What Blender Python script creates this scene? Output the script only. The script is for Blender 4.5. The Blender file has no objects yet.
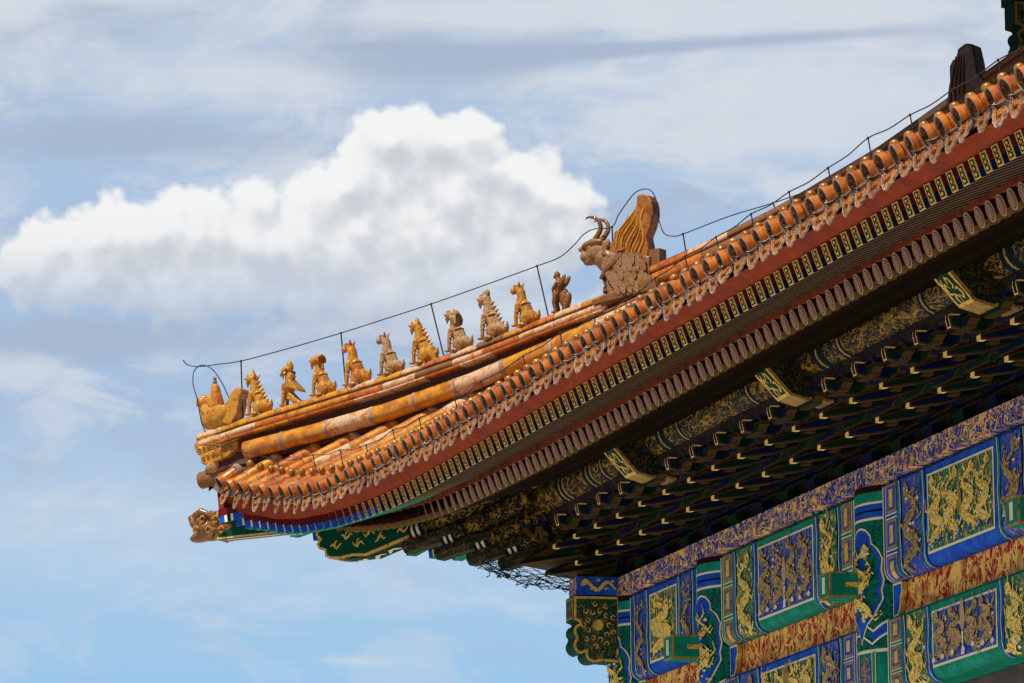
import bpy, bmesh, math, random
import numpy as np
from mathutils import Vector, Matrix
random.seed(7)
SC = bpy.context.scene
R = math.radians
PI = math.pi

# ------------------------------------------------------------------ camera
CAM_AX = [[0.24536272394918301, -0.15631791246031, -0.9567454436475189],
          [0.9693705556196188, 0.02850942758695317, 0.24394249001839727],
          [-0.010856315855229535, -0.9872952561329944, 0.15852513246591643]]
rt = Vector([r[0] for r in CAM_AX]); dn = Vector([r[1] for r in CAM_AX]); fw = Vector([r[2] for r in CAM_AX])
CPOS = Vector((63.242934, -17.75848232, 1.6))
cd = bpy.data.cameras.new('camera'); cam = bpy.data.objects.new('camera', cd)
SC.collection.objects.link(cam); SC.camera = cam
mw = Matrix((( rt.x, -dn.x, -fw.x, CPOS.x), (rt.y, -dn.y, -fw.y, CPOS.y), (rt.z, -dn.z, -fw.z, CPOS.z), (0, 0, 0, 1)))
cam.matrix_world = mw
cd.lens = 6000 / 1024 * 36; cd.sensor_width = 36; cd.clip_start = 1; cd.clip_end = 5000

SUN_EL, SUN_PHI = R(61), R(303)          # sun height; compass angle in the x/y plane, anticlockwise from +X
SUN_STR, SKY_STR, EXPO = 4.7, 0.06, 0.28
sd = Vector((math.cos(SUN_EL) * math.cos(SUN_PHI), math.cos(SUN_EL) * math.sin(SUN_PHI), math.sin(SUN_EL)))
ld = bpy.data.lights.new('sun', 'SUN'); lo = bpy.data.objects.new('sun', ld); SC.collection.objects.link(lo)
ld.energy = SUN_STR; ld.angle = R(0.55); ld.color = (1, .93, .82)
lo.rotation_euler = sd.to_track_quat('Z', 'Y').to_euler()
SC.view_settings.view_transform = 'Standard'; SC.view_settings.look = 'None'
SC.view_settings.exposure = EXPO; SC.view_settings.gamma = 1; SC.view_settings.use_curve_mapping = False

# ------------------------------------------------------------------ node helper
class NT:
    def __init__(s, nt): s.nt = nt
    def n(s, t, **k):
        o = s.nt.nodes.new(t)
        for a, v in k.items():
            if a.startswith('i_'):
                key = a[2:]; key = int(key) if key.isdigit() else key.replace('_', ' ')
                s.set(o.inputs[key], v)
            else: setattr(o, a, v)
        return o
    def set(s, inp, v):
        if hasattr(v, 'is_linked') or isinstance(v, bpy.types.NodeSocket): s.nt.links.new(v, inp)
        elif isinstance(v, bpy.types.Node): s.nt.links.new(v.outputs[0], inp)
        else: inp.default_value = v
    def m(s, op, a, b=0.0, c=None, clamp=False):
        o = s.nt.nodes.new('ShaderNodeMath'); o.operation = op; o.use_clamp = clamp
        s.set(o.inputs[0], a); s.set(o.inputs[1], b)
        if c is not None: s.set(o.inputs[2], c)
        return o.outputs[0]
    def ss(s, x, lo, hi):
        o = s.nt.nodes.new('ShaderNodeMapRange'); o.interpolation_type = 'SMOOTHSTEP'
        s.set(o.inputs[0], x); s.set(o.inputs[1], lo); s.set(o.inputs[2], hi); return o.outputs[0]
    def mix(s, f, a, b, mode='MIX'):
        o = s.nt.nodes.new('ShaderNodeMix'); o.data_type = 'RGBA'; o.blend_type = mode
        s.set(o.inputs[0], f); s.set(o.inputs[6], a); s.set(o.inputs[7], b); return o.outputs[2]
    def noise(s, vec, scale, detail=3, rough=.5, dist=0.0):
        o = s.nt.nodes.new('ShaderNodeTexNoise')
        if vec is not None: s.set(o.inputs['Vector'], vec)
        o.inputs['Scale'].default_value = scale; o.inputs['Detail'].default_value = detail
        o.inputs['Roughness'].default_value = rough; o.inputs['Distortion'].default_value = dist
        return o.outputs[0]
def c4(c): return (c[0], c[1], c[2], 1)

# ------------------------------------------------------------------ sky
W = bpy.data.worlds.new('World'); SC.world = W; W.use_nodes = True
nt = W.node_tree; nt.nodes.clear(); w = NT(nt)
sky = w.n('ShaderNodeTexSky', sky_type='NISHITA'); sky.sun_disc = False
sky.sun_elevation = SUN_EL; sky.sun_rotation = math.atan2(sd.x, sd.y); sky.air_density = 1.0; sky.dust_density = 1.2; sky.ozone_density = 1.5
tc = w.n('ShaderNodeTexCoord')
fh = Vector((fw.x, fw.y, 0)).normalized(); rh = Vector((-fh.y, fh.x, 0)) * -1
def dotn(v):
    o = w.n('ShaderNodeVectorMath', operation='DOT_PRODUCT'); w.set(o.inputs[0], tc.outputs['Generated']); o.inputs[1].default_value = v; return o.outputs['Value']
az = w.m('MULTIPLY', w.m('ARCTAN2', dotn(rh), dotn(fh)), 180 / PI)
el = w.m('MULTIPLY', w.m('ARCSINE', dotn((0, 0, 1))), 180 / PI)
vec = w.n('ShaderNodeCombineXYZ', i_0=az, i_1=el)
def ae(px, py):
    d = (rt * (px - 512) + dn * (py - 341.5) + fw * 6000).normalized()
    return math.degrees(math.atan2(d.dot(rh), d.dot(fh))), math.degrees(math.asin(d.z))
DEG = math.degrees(1 / 6000)
BL = [(130, 266, 110, 50, 1.0), (290, 240, 170, 64, 1.1), (430, 185, 110, 60, 1.25), (500, 215, 84, 62, 1.2), (560, 215, 36, 46, .9), (385, 122, 34, 26, .8), (465, 126, 40, 24, .7), (400, 155, 70, 38, .6),
      (250, 272, 240, 50, 1.1), (440, 262, 140, 54, 1.1), (40, 272, 70, 34, .9), (220, 196, 90, 18, .5), (90, 222, 60, 20, .5)]
def density(name, det, vor):
    g = bpy.data.node_groups.new(name, 'ShaderNodeTree')
    g.interface.new_socket('Vector', in_out='INPUT', socket_type='NodeSocketVector'); g.interface.new_socket('Value', in_out='OUTPUT', socket_type='NodeSocketFloat')
    G = NT(g); gi = G.n('NodeGroupInput'); go = G.n('NodeGroupOutput'); tot = None
    sep = G.n('ShaderNodeSeparateXYZ', i_0=gi.outputs[0])
    for (px, py, rx, ry, a) in BL:
        ca, ce = ae(px, py)
        dx = G.m('MULTIPLY', G.m('SUBTRACT', sep.outputs[0], ca), 1 / (rx * DEG)); dy = G.m('MULTIPLY', G.m('SUBTRACT', sep.outputs[1], ce), 1 / (ry * DEG))
        e = G.m('MULTIPLY', G.m('EXPONENT', G.m('MULTIPLY', G.m('ADD', G.m('MULTIPLY', dx, dx), G.m('MULTIPLY', dy, dy)), -1.0)), a)
        tot = e if tot is None else G.m('ADD', tot, e)
    tot = G.m('MINIMUM', tot, 1.6)
    nz = G.noise(gi.outputs[0], 1.9, det, .55, .15)
    dd = G.m('ADD', tot, G.m('MULTIPLY', G.m('SUBTRACT', nz, .5), 1.3))
    if vor:
        v = G.n('ShaderNodeTexVoronoi', feature='SMOOTH_F1'); G.set(v.inputs['Vector'], gi.outputs[0]); v.inputs['Scale'].default_value = 3.1; v.inputs['Smoothness'].default_value = .5
        v.inputs['Detail'].default_value = vor - 1; v.inputs['Roughness'].default_value = .5
        dd = G.m('SUBTRACT', dd, G.m('MULTIPLY', v.outputs['Distance'], .8))
    G.set(go.inputs[0], dd); return g
gd, gs = density('cloud_density', 7, 3), density('cloud_body', 3.5, 2)
def dens(v, g):
    o = w.n('ShaderNodeGroup'); o.node_tree = g; w.set(o.inputs[0], v); return o.outputs[0]
def off(v, dx, dy):
    o = w.n('ShaderNodeVectorMath', operation='ADD'); w.set(o.inputs[0], v); o.inputs[1].default_value = (dx, dy, 0); return o.outputs[0]
d0 = dens(vec, gd); s0_ = dens(vec, gs); s1_ = dens(off(vec, -.08, .26), gs)
def stretch(sx, sy, ox=0.0):
    o = w.n('ShaderNodeMapping'); w.set(o.inputs[0], vec); o.inputs['Scale'].default_value = (sx, sy, 1); o.inputs['Location'].default_value = (ox, 0, 0); return o.outputs[0]
def gauss(px, py, rx, ry, amp, rot=0.0):
    ca, ce = ae(px, py); x0 = w.m('SUBTRACT', az, ca); y0 = w.m('SUBTRACT', el, ce); cr, sr = math.cos(rot), math.sin(rot)
    dx = w.m('MULTIPLY', w.m('ADD', w.m('MULTIPLY', x0, cr), w.m('MULTIPLY', y0, sr)), 1 / (rx * DEG))
    dy = w.m('MULTIPLY', w.m('SUBTRACT', w.m('MULTIPLY', y0, cr), w.m('MULTIPLY', x0, sr)), 1 / (ry * DEG))
    return w.m('MULTIPLY', w.m('EXPONENT', w.m('MULTIPLY', w.m('ADD', w.m('MULTIPLY', dx, dx), w.m('MULTIPLY', dy, dy)), -1.0)), amp)
def sumg(*a):
    r = gauss(*a[0])
    for q in a[1:]: r = w.m('ADD', r, gauss(*q))
    return r
ramp = w.n('ShaderNodeValToRGB'); cr_ = ramp.color_ramp; e0, e1 = ae(512, 683)[1], ae(512, 0)[1]
w.set(ramp.inputs[0], w.m('MULTIPLY', w.m('SUBTRACT', el, e0), 1 / (e1 - e0)))
stops = [(0.0, (.33, .575, .84)), (.10, (.37, .59, .83)), (.24, (.50, .645, .81)), (.40, (.40, .545, .75)), (.62, (.40, .555, .77)), (.85, (.45, .57, .745)), (1.0, (.56, .64, .75))]
cr_.elements[0].position, cr_.elements[0].color = stops[0][0], c4(stops[0][1]); cr_.elements[1].position, cr_.elements[1].color = stops[-1][0], c4(stops[-1][1])
for p_, q_ in stops[1:-1]: e_ = cr_.elements.new(p_); e_.color = c4(q_)
c = w.mix(.10, ramp.outputs[0], w.mix(1.0, sky.outputs[0], (.09, .09, .10, 1), 'MULTIPLY'))
soft = w.noise(stretch(.55, 1.15, 3.3), 1.15, 8, .6, .6)         # broad broken cloud
fine = w.m('MULTIPLY', w.m('SUBTRACT', w.noise(stretch(.6, 1.7, 5.0), 1.7, 7, .6, .6), .5), 1.5)
hgt = w.ss(el, 6.4, 9.5)
c = w.mix(w.m('MULTIPLY', w.ss(soft, .47, .64), w.m('ADD', .28, w.m('MULTIPLY', hgt, .50))), c, (.66, .70, .765, 1))
c = w.mix(w.m('MULTIPLY', w.ss(w.noise(stretch(.6, 1.3, 21.3), 1.2, 8, .6, .6), .50, .66), w.m('ADD', .12, w.m('MULTIPLY', hgt, .45))), c, (.40, .47, .61, 1))
br = sumg((230, 82, 190, 34, 1.0), (860, 90, 240, 70, .9), (640, 12, 380, 20, 1.25), (8, 8, 46, 26, 1.2), (120, -6, 70, 12, .8), (700, 130, 220, 60, .55), (460, 318, 110, 24, .7), (420, 600, 260, 30, .5), (120, 520, 190, 44, .45), (350, 662, 60, 7, .7), (560, 80, 60, 14, .5))
c = w.mix(w.m('MULTIPLY', w.ss(w.m('ADD', br, w.m('MULTIPLY', fine, .9)), .15, 1.1), .85), c, (.66, .705, .775, 1))
dk = sumg((430, 66, 130, 22, 1.0), (380, 46, 80, 6, .7), (760, 40, 210, 8, 1.0, R(2.5)), (560, 52, 130, 12, .8), (110, 338, 260, 28, 1.1), (110, 140, 240, 28, 1.05), (350, 305, 90, 18, .5), (130, 30, 130, 22, .6))
c = w.mix(w.m('MULTIPLY', w.ss(w.m('ADD', dk, w.m('MULTIPLY', fine, .7)), .2, 1.1), .85), c, (.385, .465, .61, 1))
c = w.mix(gauss(30, 185, 60, 40, .6), c, (.38, .53, .74, 1))
mask = w.ss(d0, -.05, .46)
lit = w.ss(w.m('SUBTRACT', s0_, s1_), -.50, .55)
topc = w.ss(w.m('ADD', s0_, 0.0), 1.15, .35)                    # thin upper rims catch more light
cc = w.mix(lit, (.60, .63, .685, 1), (.83, .84, .85, 1))
cc = w.mix(w.m('MULTIPLY', w.m('MULTIPLY', w.ss(w.m('SUBTRACT', d0, w.m('MULTIPLY', s1_, .9)), .05, .75), w.ss(el, ae(300, 290)[1], ae(300, 190)[1])), .50), cc, (.95, .95, .945, 1))
low = w.ss(el, ae(300, 330)[1], ae(300, 235)[1])
cc = w.mix(w.m('MULTIPLY', w.m('SUBTRACT', 1.0, low), .55), cc, (.53, .58, .67, 1))
c = w.mix(w.m('MULTIPLY', mask, w.m('ADD', .45, w.m('MULTIPLY', low, .55))), c, cc)
# overhead and behind, the bare Nishita sky lights the scene; the painted clouds stand in the low band
infront = w.m('MULTIPLY', w.ss(dotn(fh), .80, .93), w.m('SUBTRACT', 1.0, w.ss(el, 16.0, 26.0)))
bgA = w.n('ShaderNodeBackground'); w.set(bgA.inputs[0], sky.outputs[0]); bgA.inputs[1].default_value = SKY_STR
bgB = w.n('ShaderNodeBackground'); w.set(bgB.inputs[0], c); bgB.inputs[1].default_value = .83
msh = w.n('ShaderNodeMixShader'); w.set(msh.inputs[0], infront); nt.links.new(bgA.outputs[0], msh.inputs[1]); nt.links.new(bgB.outputs[0], msh.inputs[2])
out = w.n('ShaderNodeOutputWorld'); nt.links.new(msh.outputs[0], out.inputs[0])
W.cycles.sampling_method = 'MANUAL'; W.cycles.sample_map_resolution = 512

# ------------------------------------------------------------------ materials
MATS = {}
def mat(name, col, rough=.6, metal=0.0, var=0.0, vs=6.0, col2=None, bump=0.0, bs=20.0, coat=0.0, mask=(.45, .6), rnd=0.0, spec=.3):
    m = bpy.data.materials.new(name); m.use_nodes = True; n = NT(m.node_tree); b = m.node_tree.nodes['Principled BSDF']
    t = n.n('ShaderNodeTexCoord').outputs['Object']; cc = c4(col)
    if rnd:
        oi = n.n('ShaderNodeObjectInfo'); ad = n.n('ShaderNodeVectorMath', operation='ADD'); n.set(ad.inputs[0], t)
        sc = n.m('MULTIPLY', oi.outputs['Random'], 37.0); n.set(ad.inputs[1], sc); t = ad.outputs[0]
        hs = n.n('ShaderNodeHueSaturation'); n.set(hs.inputs['Value'], n.m('ADD', 1 - rnd / 2, n.m('MULTIPLY', oi.outputs['Random'], rnd))); hs.inputs['Color'].default_value = cc; cc = hs.outputs[0]
    if col2 is not None: cc = n.mix(n.ss(n.noise(t, vs, 6, .62, .3), mask[0], mask[1]), cc, c4(col2))
    if var:
        f = n.m('ADD', 1 - var, n.m('MULTIPLY', n.noise(t, vs * 2.7, 5, .65), 2 * var))
        v = n.n('ShaderNodeCombineXYZ'); [n.set(v.inputs[i], f) for i in range(3)]
        cc = n.mix(1.0, cc, v.outputs[0], 'MULTIPLY')
    n.set(b.inputs['Base Color'], cc); b.inputs['Metallic'].default_value = metal
    n.set(b.inputs['Roughness'], n.m('ADD', rough - .1, n.m('MULTIPLY', n.noise(t, vs * 4, 3), .22)))
    b.inputs['Coat Weight'].default_value = coat; b.inputs['Coat Roughness'].default_value = .07; b.inputs['Specular IOR Level'].default_value = spec
    if bump:
        bp = n.n('ShaderNodeBump'); bp.inputs['Strength'].default_value = bump; bp.inputs['Distance'].default_value = .02
        n.set(bp.inputs['Height'], n.noise(t, bs, 5, .6)); n.set(b.inputs['Normal'], bp.outputs[0])
    MATS[name] = m; return m
mat('orange_glaze', (.46, .130, .008), .22, var=.5, vs=7, col2=(.28, .065, .010), coat=.7, bump=.15, bs=34, rnd=.3, spec=.4)
mat('yellow_glaze', (.52, .215, .010), .24, var=.45, vs=8, col2=(.36, .11, .010), coat=.6, bump=.15, bs=30, rnd=.1, spec=.4)
mat('worn_glaze', (.52, .33, .20), .6, var=.55, vs=11, col2=(.42, .16, .02), bump=.45, bs=60, mask=(.50, .60), spec=.25)
mat('ochre_glaze', (.47, .20, .010), .36, var=.5, vs=16, col2=(.22, .07, .005), coat=.35, bump=.7, bs=75, mask=(.52, .70), rnd=.1)
mat('ochre_worn', (.40, .26, .14), .6, var=.55, vs=14, col2=(.34, .13, .015), coat=.05, bump=.9, bs=80, mask=(.48, .58))
mat('brown_glaze', (.20, .075, .012), .40, var=.55, vs=12, col2=(.15, .065, .022), coat=.25, bump=.7, bs=60, mask=(.5, .62))
mat('fin_glaze', (.32, .115, .010), .38, var=.45, vs=9, col2=(.17, .05, .006), coat=.3, bump=.4, bs=60, mask=(.46, .64))
mat('core_gap_shade', (.09, .045, .04), .95, var=.3, vs=8, spec=.05)  # ridge core coloured dark to stand for shade in the gap under the ledge
mat('eave_shade_glaze', (.07, .028, .018), .45, var=.4, vs=7, col2=(.12, .05, .02), coat=.3, bump=.5, bs=50)  # brown glaze darkened to carry the shade of the upper eave
mat('clay_scale', (.27, .145, .06), .5, var=.5, vs=10, col2=(.20, .075, .012), coat=.2, bump=.6, bs=50, mask=(.5, .64))
mat('mortar', (.30, .16, .115), .9, var=.35, vs=8, col2=(.48, .36, .30), bump=.5, bs=60, mask=(.52, .68))
mat('tile_rim', (.27, .15, .085), .6, var=.5, vs=14, col2=(.20, .13, .11), bump=.3, bs=80, spec=.15)
mat('tile_relief', (.19, .066, .014), .6, var=.6, vs=34, col2=(.05, .02, .008), bump=1.0, bs=110, mask=(.42, .6), rnd=.4, spec=.1)
mat('drip_face', (.46, .165, .035), .45, var=.6, vs=24, col2=(.12, .045, .018), bump=.9, bs=90, rnd=.4, spec=.3, mask=(.46, .62))
mat('drip_rim', (.33, .26, .21), .5, var=.6, vs=16, col2=(.20, .085, .035), bump=.4, bs=80, rnd=.5, spec=.3)
mat('brass_cap', (.36, .165, .020), .34, metal=.2, var=.4, vs=20, col2=(.20, .07, .01), coat=.4, rnd=.4)
mat('red_board', (.24, .034, .008), .7, var=.45, vs=2.6, col2=(.19, .028, .012), bump=.3, bs=18, spec=.05)
mat('dim_red', (.20, .045, .018), .8, var=.5, vs=3.5, col2=(.10, .03, .016), bump=.3, bs=18, spec=.05)
mat('dark_green_paint', (.003, .052, .030), .75, var=.3, vs=6, spec=.06)
mat('maroon', (.105, .010, .014), .65, var=.3, vs=5, spec=.06)
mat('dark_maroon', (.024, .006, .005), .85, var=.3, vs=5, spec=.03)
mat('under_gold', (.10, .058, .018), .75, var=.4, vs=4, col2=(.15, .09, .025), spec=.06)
mat('bounce_lit_gold', (.95, .62, .20), .6, spec=.1)  # gold made brighter to stand for bounced light on the bracket tips
mat('rafter_under_shade', (.008, .005, .002), .8, var=.4, vs=4, col2=(.016, .009, .004), spec=.03)  # near-black underside behind the tip strip: eave shade put into the colour
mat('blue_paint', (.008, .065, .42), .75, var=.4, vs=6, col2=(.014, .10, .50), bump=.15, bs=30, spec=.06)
mat('deep_blue', (.003, .008, .038), .8, var=.4, vs=9, rnd=.3, spec=.06)  # on brackets and rafters: blue paint darkened for eave shade; elsewhere dark painted lines
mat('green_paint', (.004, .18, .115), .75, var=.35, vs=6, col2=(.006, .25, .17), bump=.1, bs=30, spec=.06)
mat('deep_green', (.002, .020, .010), .8, var=.4, vs=9, rnd=.3, spec=.06)  # on brackets: green paint darkened for eave shade; elsewhere dark painted fields
mat('gold_leaf', (.74, .46, .085), .5, metal=.15, var=.4, vs=22, col2=(.30, .17, .05), bump=.3, bs=60, mask=(.5, .66), spec=.06)
mat('dull_gold', (.36, .22, .055), .6, metal=.1, var=.4, vs=16, col2=(.14, .09, .05), mask=(.5, .66), spec=.06)
mat('arm_edge', (.060, .034, .011), .7, var=.5, vs=20, spec=.06)  # gilt arm outline, dimmed in colour for the shade among the brackets
mat('cream_line', (.74, .66, .46), .6, var=.2, vs=20, spec=.06)
mat('white_paint', (.66, .62, .52), .6, var=.2, vs=20, spec=.06)
mat('pink_cream', (.44, .29, .19), .6, var=.3, vs=20, spec=.06)
mat('plum', (.14, .045, .05), .6, var=.3, vs=20, spec=.06)
mat('red_paint', (.24, .012, .010), .6, var=.3, vs=6, spec=.06)
mat('grey_wood', (.085, .072, .070), .8, var=.3, vs=3, col2=(.12, .10, .09), bump=.3, bs=20, spec=.06)
mat('wall_red', (.22, .035, .022), .85, var=.2, vs=2)
mat('wire', (.02, .02, .022), .6)
mat('net', (.02, .025, .03), .7)
mat('dark_skin', (.10, .16, .15), .5)
mat('paving', (.38, .365, .335), .9, var=.2, vs=.3, col2=(.32, .30, .26))
mat('marble', (.74, .73, .70), .8, var=.12, vs=.8)
def filigree(name, ground, gold, sc=(7, 7, 7), th=.055, ground2=None):
    m = bpy.data.materials.new(name); m.use_nodes = True; n = NT(m.node_tree); b = m.node_tree.nodes['Principled BSDF']
    t = n.n('ShaderNodeTexCoord').outputs['Object']
    mp = n.n('ShaderNodeMapping'); n.set(mp.inputs[0], t); mp.inputs['Scale'].default_value = sc
    a = n.m('ABSOLUTE', n.m('SUBTRACT', n.noise(mp.outputs[0], 1.0, 1.5, .5, 1.2), .5))
    bnd = n.m('SUBTRACT', 1.0, n.ss(a, th * .6, th))
    a2 = n.m('ABSOLUTE', n.m('SUBTRACT', n.noise(mp.outputs[0], 2.3, 1, .5, .8), .5))
    bnd2 = n.m('SUBTRACT', 1.0, n.ss(a2, th * .45, th * .8))
    bnd = n.m('MAXIMUM', bnd, bnd2)
    gr = c4(ground)
    if ground2: gr = n.mix(n.ss(n.noise(mp.outputs[0], .9, 2), .48, .56), gr, c4(ground2))
    gd = n.mix(n.ss(n.noise(mp.outputs[0], 1.6, 4), .45, .65), c4(gold), (gold[0] * .5, gold[1] * .42, gold[2] * .5, 1))
    n.set(b.inputs['Base Color'], n.mix(bnd, gr, gd)); n.set(b.inputs['Metallic'], n.m('MULTIPLY', bnd, .1)); b.inputs['Roughness'].default_value = .55; b.inputs['Specular IOR Level'].default_value = .06
    bp = n.n('ShaderNodeBump'); bp.inputs['Strength'].default_value = .6; bp.inputs['Distance'].default_value = .01; n.set(bp.inputs['Height'], bnd); n.set(b.inputs['Normal'], bp.outputs[0])
    MATS[name] = m
filigree('frieze_pattern', (.008, .038, .25), (.86, .50, .14), (5, 5, 7.5), .046)
filigree('red_pattern', (.42, .008, .010), (.95, .56, .13), (5, 5, 4.6), .072)
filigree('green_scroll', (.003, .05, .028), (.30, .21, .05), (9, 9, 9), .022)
filigree('dragon_gold', (.95, .66, .15), (.05, .06, .03), (13, 13, 13), .024)
filigree('dragon_brown', (.50, .33, .12), (.03, .03, .06), (13, 13, 13), .032)
filigree('teal_scroll', (.003, .15, .105), (.004, .045, .035), (11, 11, 11), .035)
filigree('green_panel', (.004, .14, .08), (.80, .54, .12), (8, 8, 6), .018)
filigree('blue_panel', (.008, .06, .42), (.36, .26, .14), (8, 8, 6), .018)
filigree('blue_scroll', (.014, .05, .32), (.36, .24, .10), (9, 9, 11), .055)
filigree('gold_purlin', (.004, .007, .014), (.30, .17, .022), (3, 8, 8), .036, (.012, .012, .006))
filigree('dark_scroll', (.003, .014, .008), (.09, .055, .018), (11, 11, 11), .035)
filigree('meander', (.004, .009, .035), (.07, .045, .02), (12, 12, 12), .05)
def M_(x): return MATS[x]

# ------------------------------------------------------------------ mesh helper
COL = SC.collection
class MB:
    def __init__(s): s.v = []; s.f = []; s.m = []; s.mats = []; s.sm = []
    def mi(s, name):
        if name not in s.mats: s.mats.append(name)
        return s.mats.index(name)
    def face(s, pts, mt, smooth=False):
        i = len(s.v); s.v += [tuple(p) for p in pts]; s.f.append(list(range(i, i + len(pts)))); s.m.append(s.mi(mt)); s.sm.append(smooth)
    def grid(s, rows, mt, smooth=True, closed=False, mf=None):
        i = len(s.v); n = len(rows[0])
        for r in rows: s.v += [tuple(p) for p in r]
        k = s.mi(mt) if mt else 0
        for a in range(len(rows) - 1):
            for b in range(n if closed else n - 1):
                c = (b + 1) % n
                s.f.append([i + a * n + b, i + a * n + c, i + (a + 1) * n + c, i + (a + 1) * n + b]); s.sm.append(smooth)
                s.m.append(s.mi(mf(a, b)) if mf else k)
    def hexa(s, p, mt, mts=None):      # p: 8 corners, 0-3 bottom ring, 4-7 top ring
        q = [(3, 2, 1, 0), (4, 5, 6, 7), (0, 1, 5, 4), (1, 2, 6, 5), (2, 3, 7, 6), (3, 0, 4, 7)]
        for j, f in enumerate(q): s.face([p[a] for a in f], mts[j] if mts else mt)
    def box(s, x0, x1, y0, y1, z0, z1, mt, mts=None):
        s.hexa([(x0, y0, z0), (x1, y0, z0), (x1, y1, z0), (x0, y1, z0), (x0, y0, z1), (x1, y0, z1), (x1, y1, z1), (x0, y1, z1)], mt, mts)
    def prism(s, poly, vec, mt, capm=None, inset=0.0, insm=None, lift=.003):
        poly = [Vector(p) for p in poly]; vec = Vector(vec); n = len(poly)
        for i in range(n):
            j = (i + 1) % n; s.face([poly[i], poly[j], poly[j] + vec, poly[i] + vec], mt)
        s.face(poly[::-1], capm or mt); s.face([p + vec for p in poly], capm or mt)
        if inset:
            c = sum(poly, Vector()) / n; nv = vec.normalized()
            def ins(base, sg):
                P = []
                for i in range(n):
                    a = (poly[i] - poly[i - 1]).normalized(); b_ = (poly[(i + 1) % n] - poly[i]).normalized()
                    na = a.cross(nv); nb = b_.cross(nv); t = (na + nb)
                    if t.length < 1e-4: t = na
                    t = t.normalized() * inset / max(.35, t.normalized().dot(na))
                    if (c - poly[i]).dot(t) < 0 and SIGN[0] > 0: pass
                    P.append(poly[i] + t * s.sg)
                return [p + base + nv * lift * sg for p in P]
            area = sum(((poly[i] - c).cross(poly[(i + 1) % n] - c)).dot(nv) for i in range(n))
            s.sg = -1 if area > 0 else 1
            s.face(ins(vec, 1), insm); s.face(ins(Vector(), -1)[::-1], insm)
    def tube(s, path, r, mt, seg=8, cap=True, mf=None, smooth=True, up=Vector((0, 0, 1))):
        path = [Vector(p) for p in path]; rows = []
        rr = r if isinstance(r, (list, tuple)) else [r] * len(path)
        for i, p in enumerate(path):
            d = (path[min(i + 1, len(path) - 1)] - path[max(i - 1, 0)]).normalized()
            u = up if abs(d.dot(up)) < .95 else Vector((1, 0, 0))
            a = d.cross(u).normalized(); b = a.cross(d)
            rows.append([p + (a * math.cos(t) + b * math.sin(t)) * rr[i] for t in [2 * PI * k / seg for k in range(seg)]])
        s.grid(rows, mt, smooth, True, mf)
        if cap:
            s.face(rows[0][::-1], mt or s.mats[0]); s.face(rows[-1], mt or s.mats[0])
    def ball(s, c, r, mt, nu=10, nv=6):
        c = Vector(c); r = r if isinstance(r, (list, tuple)) else (r, r, r)
        rows = [[c + Vector((r[0] * math.sin(PI * j / nv) * math.cos(2 * PI * i / nu), r[1] * math.sin(PI * j / nv) * math.sin(2 * PI * i / nu), r[2] * math.cos(PI * j / nv))) for i in range(nu)] for j in range(nv + 1)]
        s.grid(rows, mt, True, True)
    def build(s, name, parent=None, swap=False, link=True):
        me = bpy.data.meshes.new(name)
        v = [(p[1], p[0], p[2]) for p in s.v] if swap else s.v
        f = [q[::-1] for q in s.f] if swap else s.f
        me.from_pydata(v, [], f)
        for a in s.mats: me.materials.append(MATS[a])
        me.polygons.foreach_set('material_index', s.m); me.polygons.foreach_set('use_smooth', s.sm); me.update()
        if not link: return me
        return obj(name, me, parent)
SIGN = [0]
def obj(name, me, parent=None, loc=None):
    o = bpy.data.objects.new(name, me); COL.objects.link(o)
    if parent is not None: o.parent = parent
    if loc is not None: o.location = loc
    return o
def tag(o, label=None, cat=None, group=None, kind=None):
    if label: o['label'] = label
    if cat: o['category'] = cat
    if group: o['group'] = group
    if kind: o['kind'] = kind
    return o
def empty(name, loc=(0, 0, 0)):
    o = bpy.data.objects.new(name, None); COL.objects.link(o); o.location = loc; o.empty_display_size = .2; return o
def interp(x, xs, ys): return float(np.interp(x, xs, ys))

# ------------------------------------------------------------------ ground
m = MB(); m.box(-1500, 1500, -1500, 1500, -1.2, 0, 'paving'); tag(m.build('ground'), kind='structure')
m = MB(); m.box(-8, 60, -7, 50, 0.004, 1.3, 'marble'); tag(m.build('terrace'), kind='structure')

# ------------------------------------------------------------------ the hall
HALL = empty('palace_hall', (0, 0, 0))
tag(HALL, 'Chinese palace hall corner with upswept glazed tile eave and painted blue, green and gold beams', 'palace hall')
HX = Matrix.Identity(4)
_obj = obj
def hobj(name, me, parent=None):
    o = bpy.data.objects.new(name, me); COL.objects.link(o)
    if parent is None: o.parent = HALL; o.matrix_parent_inverse = HX
    else: o.parent = parent
    return o
def hb(m, name, parent=None, swap=False, label=None, kind=None):
    o = hobj(name, m.build(name, link=False, swap=swap), parent); tag(o, label, kind=kind); return o

XMAX = 24.0
# eave curve
EX = [-4.3, -4.19, -3.78, -3.36, -2.91, -2.52, -2.13, -1.75, -1.36, -1, -.63, -.26, .11, .46, .86, 1.7, 2.8, 4.7, 8.1, 30]
EZ = [11.09, 11.05, 10.94, 10.85, 10.77, 10.70, 10.63, 10.57, 10.52, 10.485, 10.45, 10.42, 10.40, 10.39, 10.385, 10.37, 10.36, 10.32, 10.29, 10.28]
def bow(x, E0, E1, xs=3.0):
    t = min(max((xs - x) / (xs + E1), 0), 1.15); return -(E0 + (E1 - E0) * t * t)
def ye(x): return bow(x, 3.7, 4.2)
def ze(x): return interp(x, EX, EZ)
def z0(y): u = y + 3.7; return 10.28 + .40 * u + .03 * u * u
HS = [-4.3, -4.2, -3.79, -3.1, -2.35, -1.6, -.86, .42, 1.7, 3.06, 3.6]
HZ = [11.14, 11.15, 11.20, 11.33, 11.50, 11.73, 12.02, 12.56, 13.30, 14.26, 14.65]
def zh(s): return interp(s, HS, HZ)
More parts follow.
